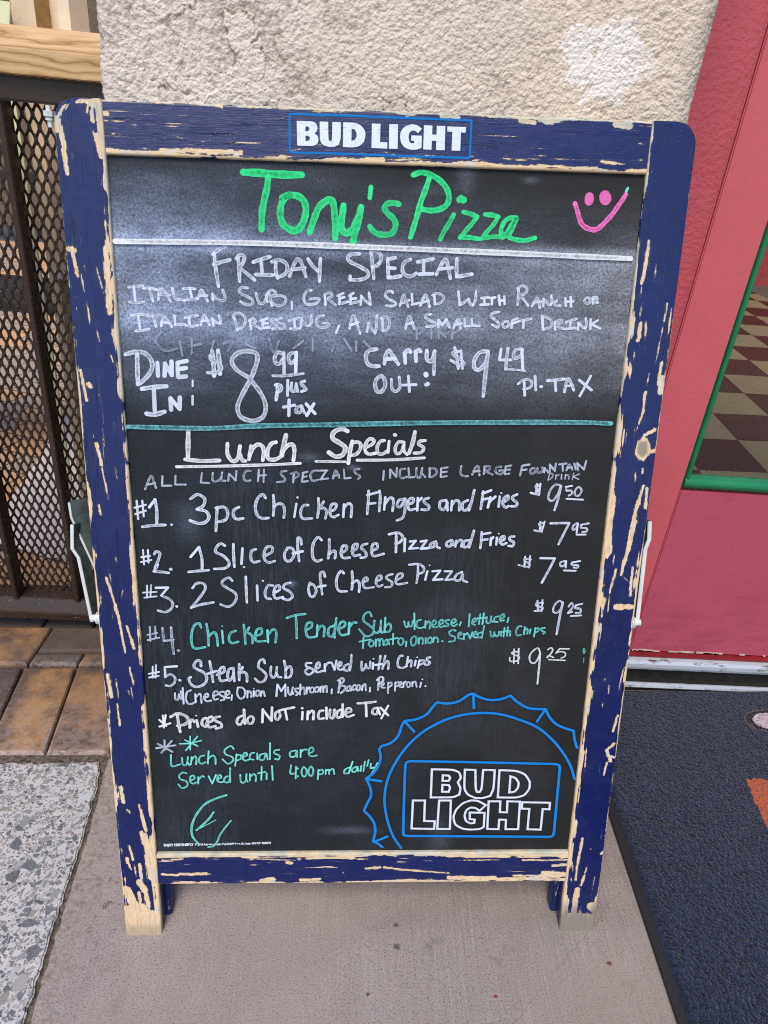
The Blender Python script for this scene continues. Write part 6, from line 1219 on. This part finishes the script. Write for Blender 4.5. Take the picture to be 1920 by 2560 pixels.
for sx in (-1, 1):
    x = sx*hw
    stay = bpy.data.objects.new('folding_stay', None); col.objects.link(stay); stay.parent = sign
    if sx < 0:
        flat_bar([(x-0.0105, 0.4400, -0.010), (x-0.0200, 0.516, -0.013), (x-0.0260, 0.527, -0.013), (x-0.0245, 0.555, -0.015)], 0.016, 0.0026, (0.30, 0, -1), 'lower_arm', M_STEEL_DARK, stay)
        flat_bar([(x-0.0115, 0.4395, -0.0095), (x-0.0210, 0.516, -0.0125), (x-0.0270, 0.527, -0.0125), (x-0.0255, 0.555, -0.0145)], 0.0022, 0.0042, (0.30, 0, -1), 'bright_edge', M_STEEL, stay)
        flat_bar([(x-0.0300, 0.580, -0.024), (x-0.0285, 0.560, -0.024), (x-0.0050, 0.490, -0.026), (x+0.012, 0.440, -0.028)], 0.019, 0.0028, (0.9, 0, -0.55), 'upper_arm', M_STEEL_DARK, stay)
        flat_bar([(x-0.0310, 0.578, -0.0235), (x-0.0298, 0.560, -0.0235), (x-0.0062, 0.490, -0.0255), (x+0.011, 0.440, -0.0275)], 0.0026, 0.0040, (0.9, 0, -0.55), 'bright_edge', M_STEEL, stay)
    else:
        flat_bar([(x+0.0095, 0.4405, -0.012), (x+0.0085, 0.535, -0.014), (x+0.0115, 0.547, -0.014), (x+0.0095, 0.569, -0.014)], 0.014, 0.0030, (0.0, 0, -1), 'lower_arm', M_STEEL_DARK, stay)
        flat_bar([(x+0.0095, 0.4400, -0.0115), (x+0.0085, 0.535, -0.0135), (x+0.0115, 0.547, -0.0135), (x+0.0095, 0.569, -0.0135)], 0.0022, 0.0046, (0.0, 0, -1), 'bright_edge', M_STEEL, stay)
        flat_bar([(x+0.0110, 0.5400, -0.026), (x+0.0085, 0.490, -0.026), (x+0.003, 0.44, -0.028)], 0.012, 0.0028, (0.3, 0, -1), 'upper_arm', M_STEEL_DARK, stay)
    b = MB()
    b.tube([(x+sx*0.0002, 0.444, -0.012), (x+sx*0.0125, 0.444, -0.012)], 0.0042, 14)
    b.tube([(x+sx*0.0010, 0.444, -0.012), (x+sx*0.0026, 0.444, -0.012)], 0.0078, 16)
    b.tube([(x+sx*0.0036, 0.444, -0.012), (x+sx*0.0054, 0.444, -0.012)], 0.0072, 16)
    b.build('pivot_bolt', M_STEEL, stay)

# ------------------------------------------------------------------ scraps on the pavement
def scrap(name, x, y, z, s, mat, label, cat, seed):
    r_ = random.Random(seed); m_ = MB(); n = 9
    ring = [Vector((x+s*math.cos(2*math.pi*k/n)*r_.uniform(0.6, 1.1), y+s*0.6*math.sin(2*math.pi*k/n)*r_.uniform(0.6, 1.1), z+r_.uniform(0.0003, 0.0025))) for k in range(n)]
    m_.v = ring+[Vector((x, y, z+0.0022))]+[p-Vector((0, 0, 0.0003)) for p in ring]+[Vector((x, y, z+0.0018))]
    m_.f = [(k, (k+1) % n, n) for k in range(n)]+[(n+1+(k+1) % n, n+1+k, 2*n+1) for k in range(n)]+[(k, n+1+k, n+1+(k+1) % n, (k+1) % n) for k in range(n)]
    o = m_.build(name, mat); tag(o, label, cat); return o
scrap('dry_leaf', 0.318, -0.043, 0.0, 0.0042, M_LEAF, 'small curled brown leaf scrap on the pavement near the mat edge', 'leaf', 1)
scrap('red_petal', 0.163, -0.080, 0.0, 0.0028, simple('red_scrap', (0.30, 0.012, 0.02), 0.6), 'tiny dark red scrap on the pavement in front of the sign', 'scrap', 2)
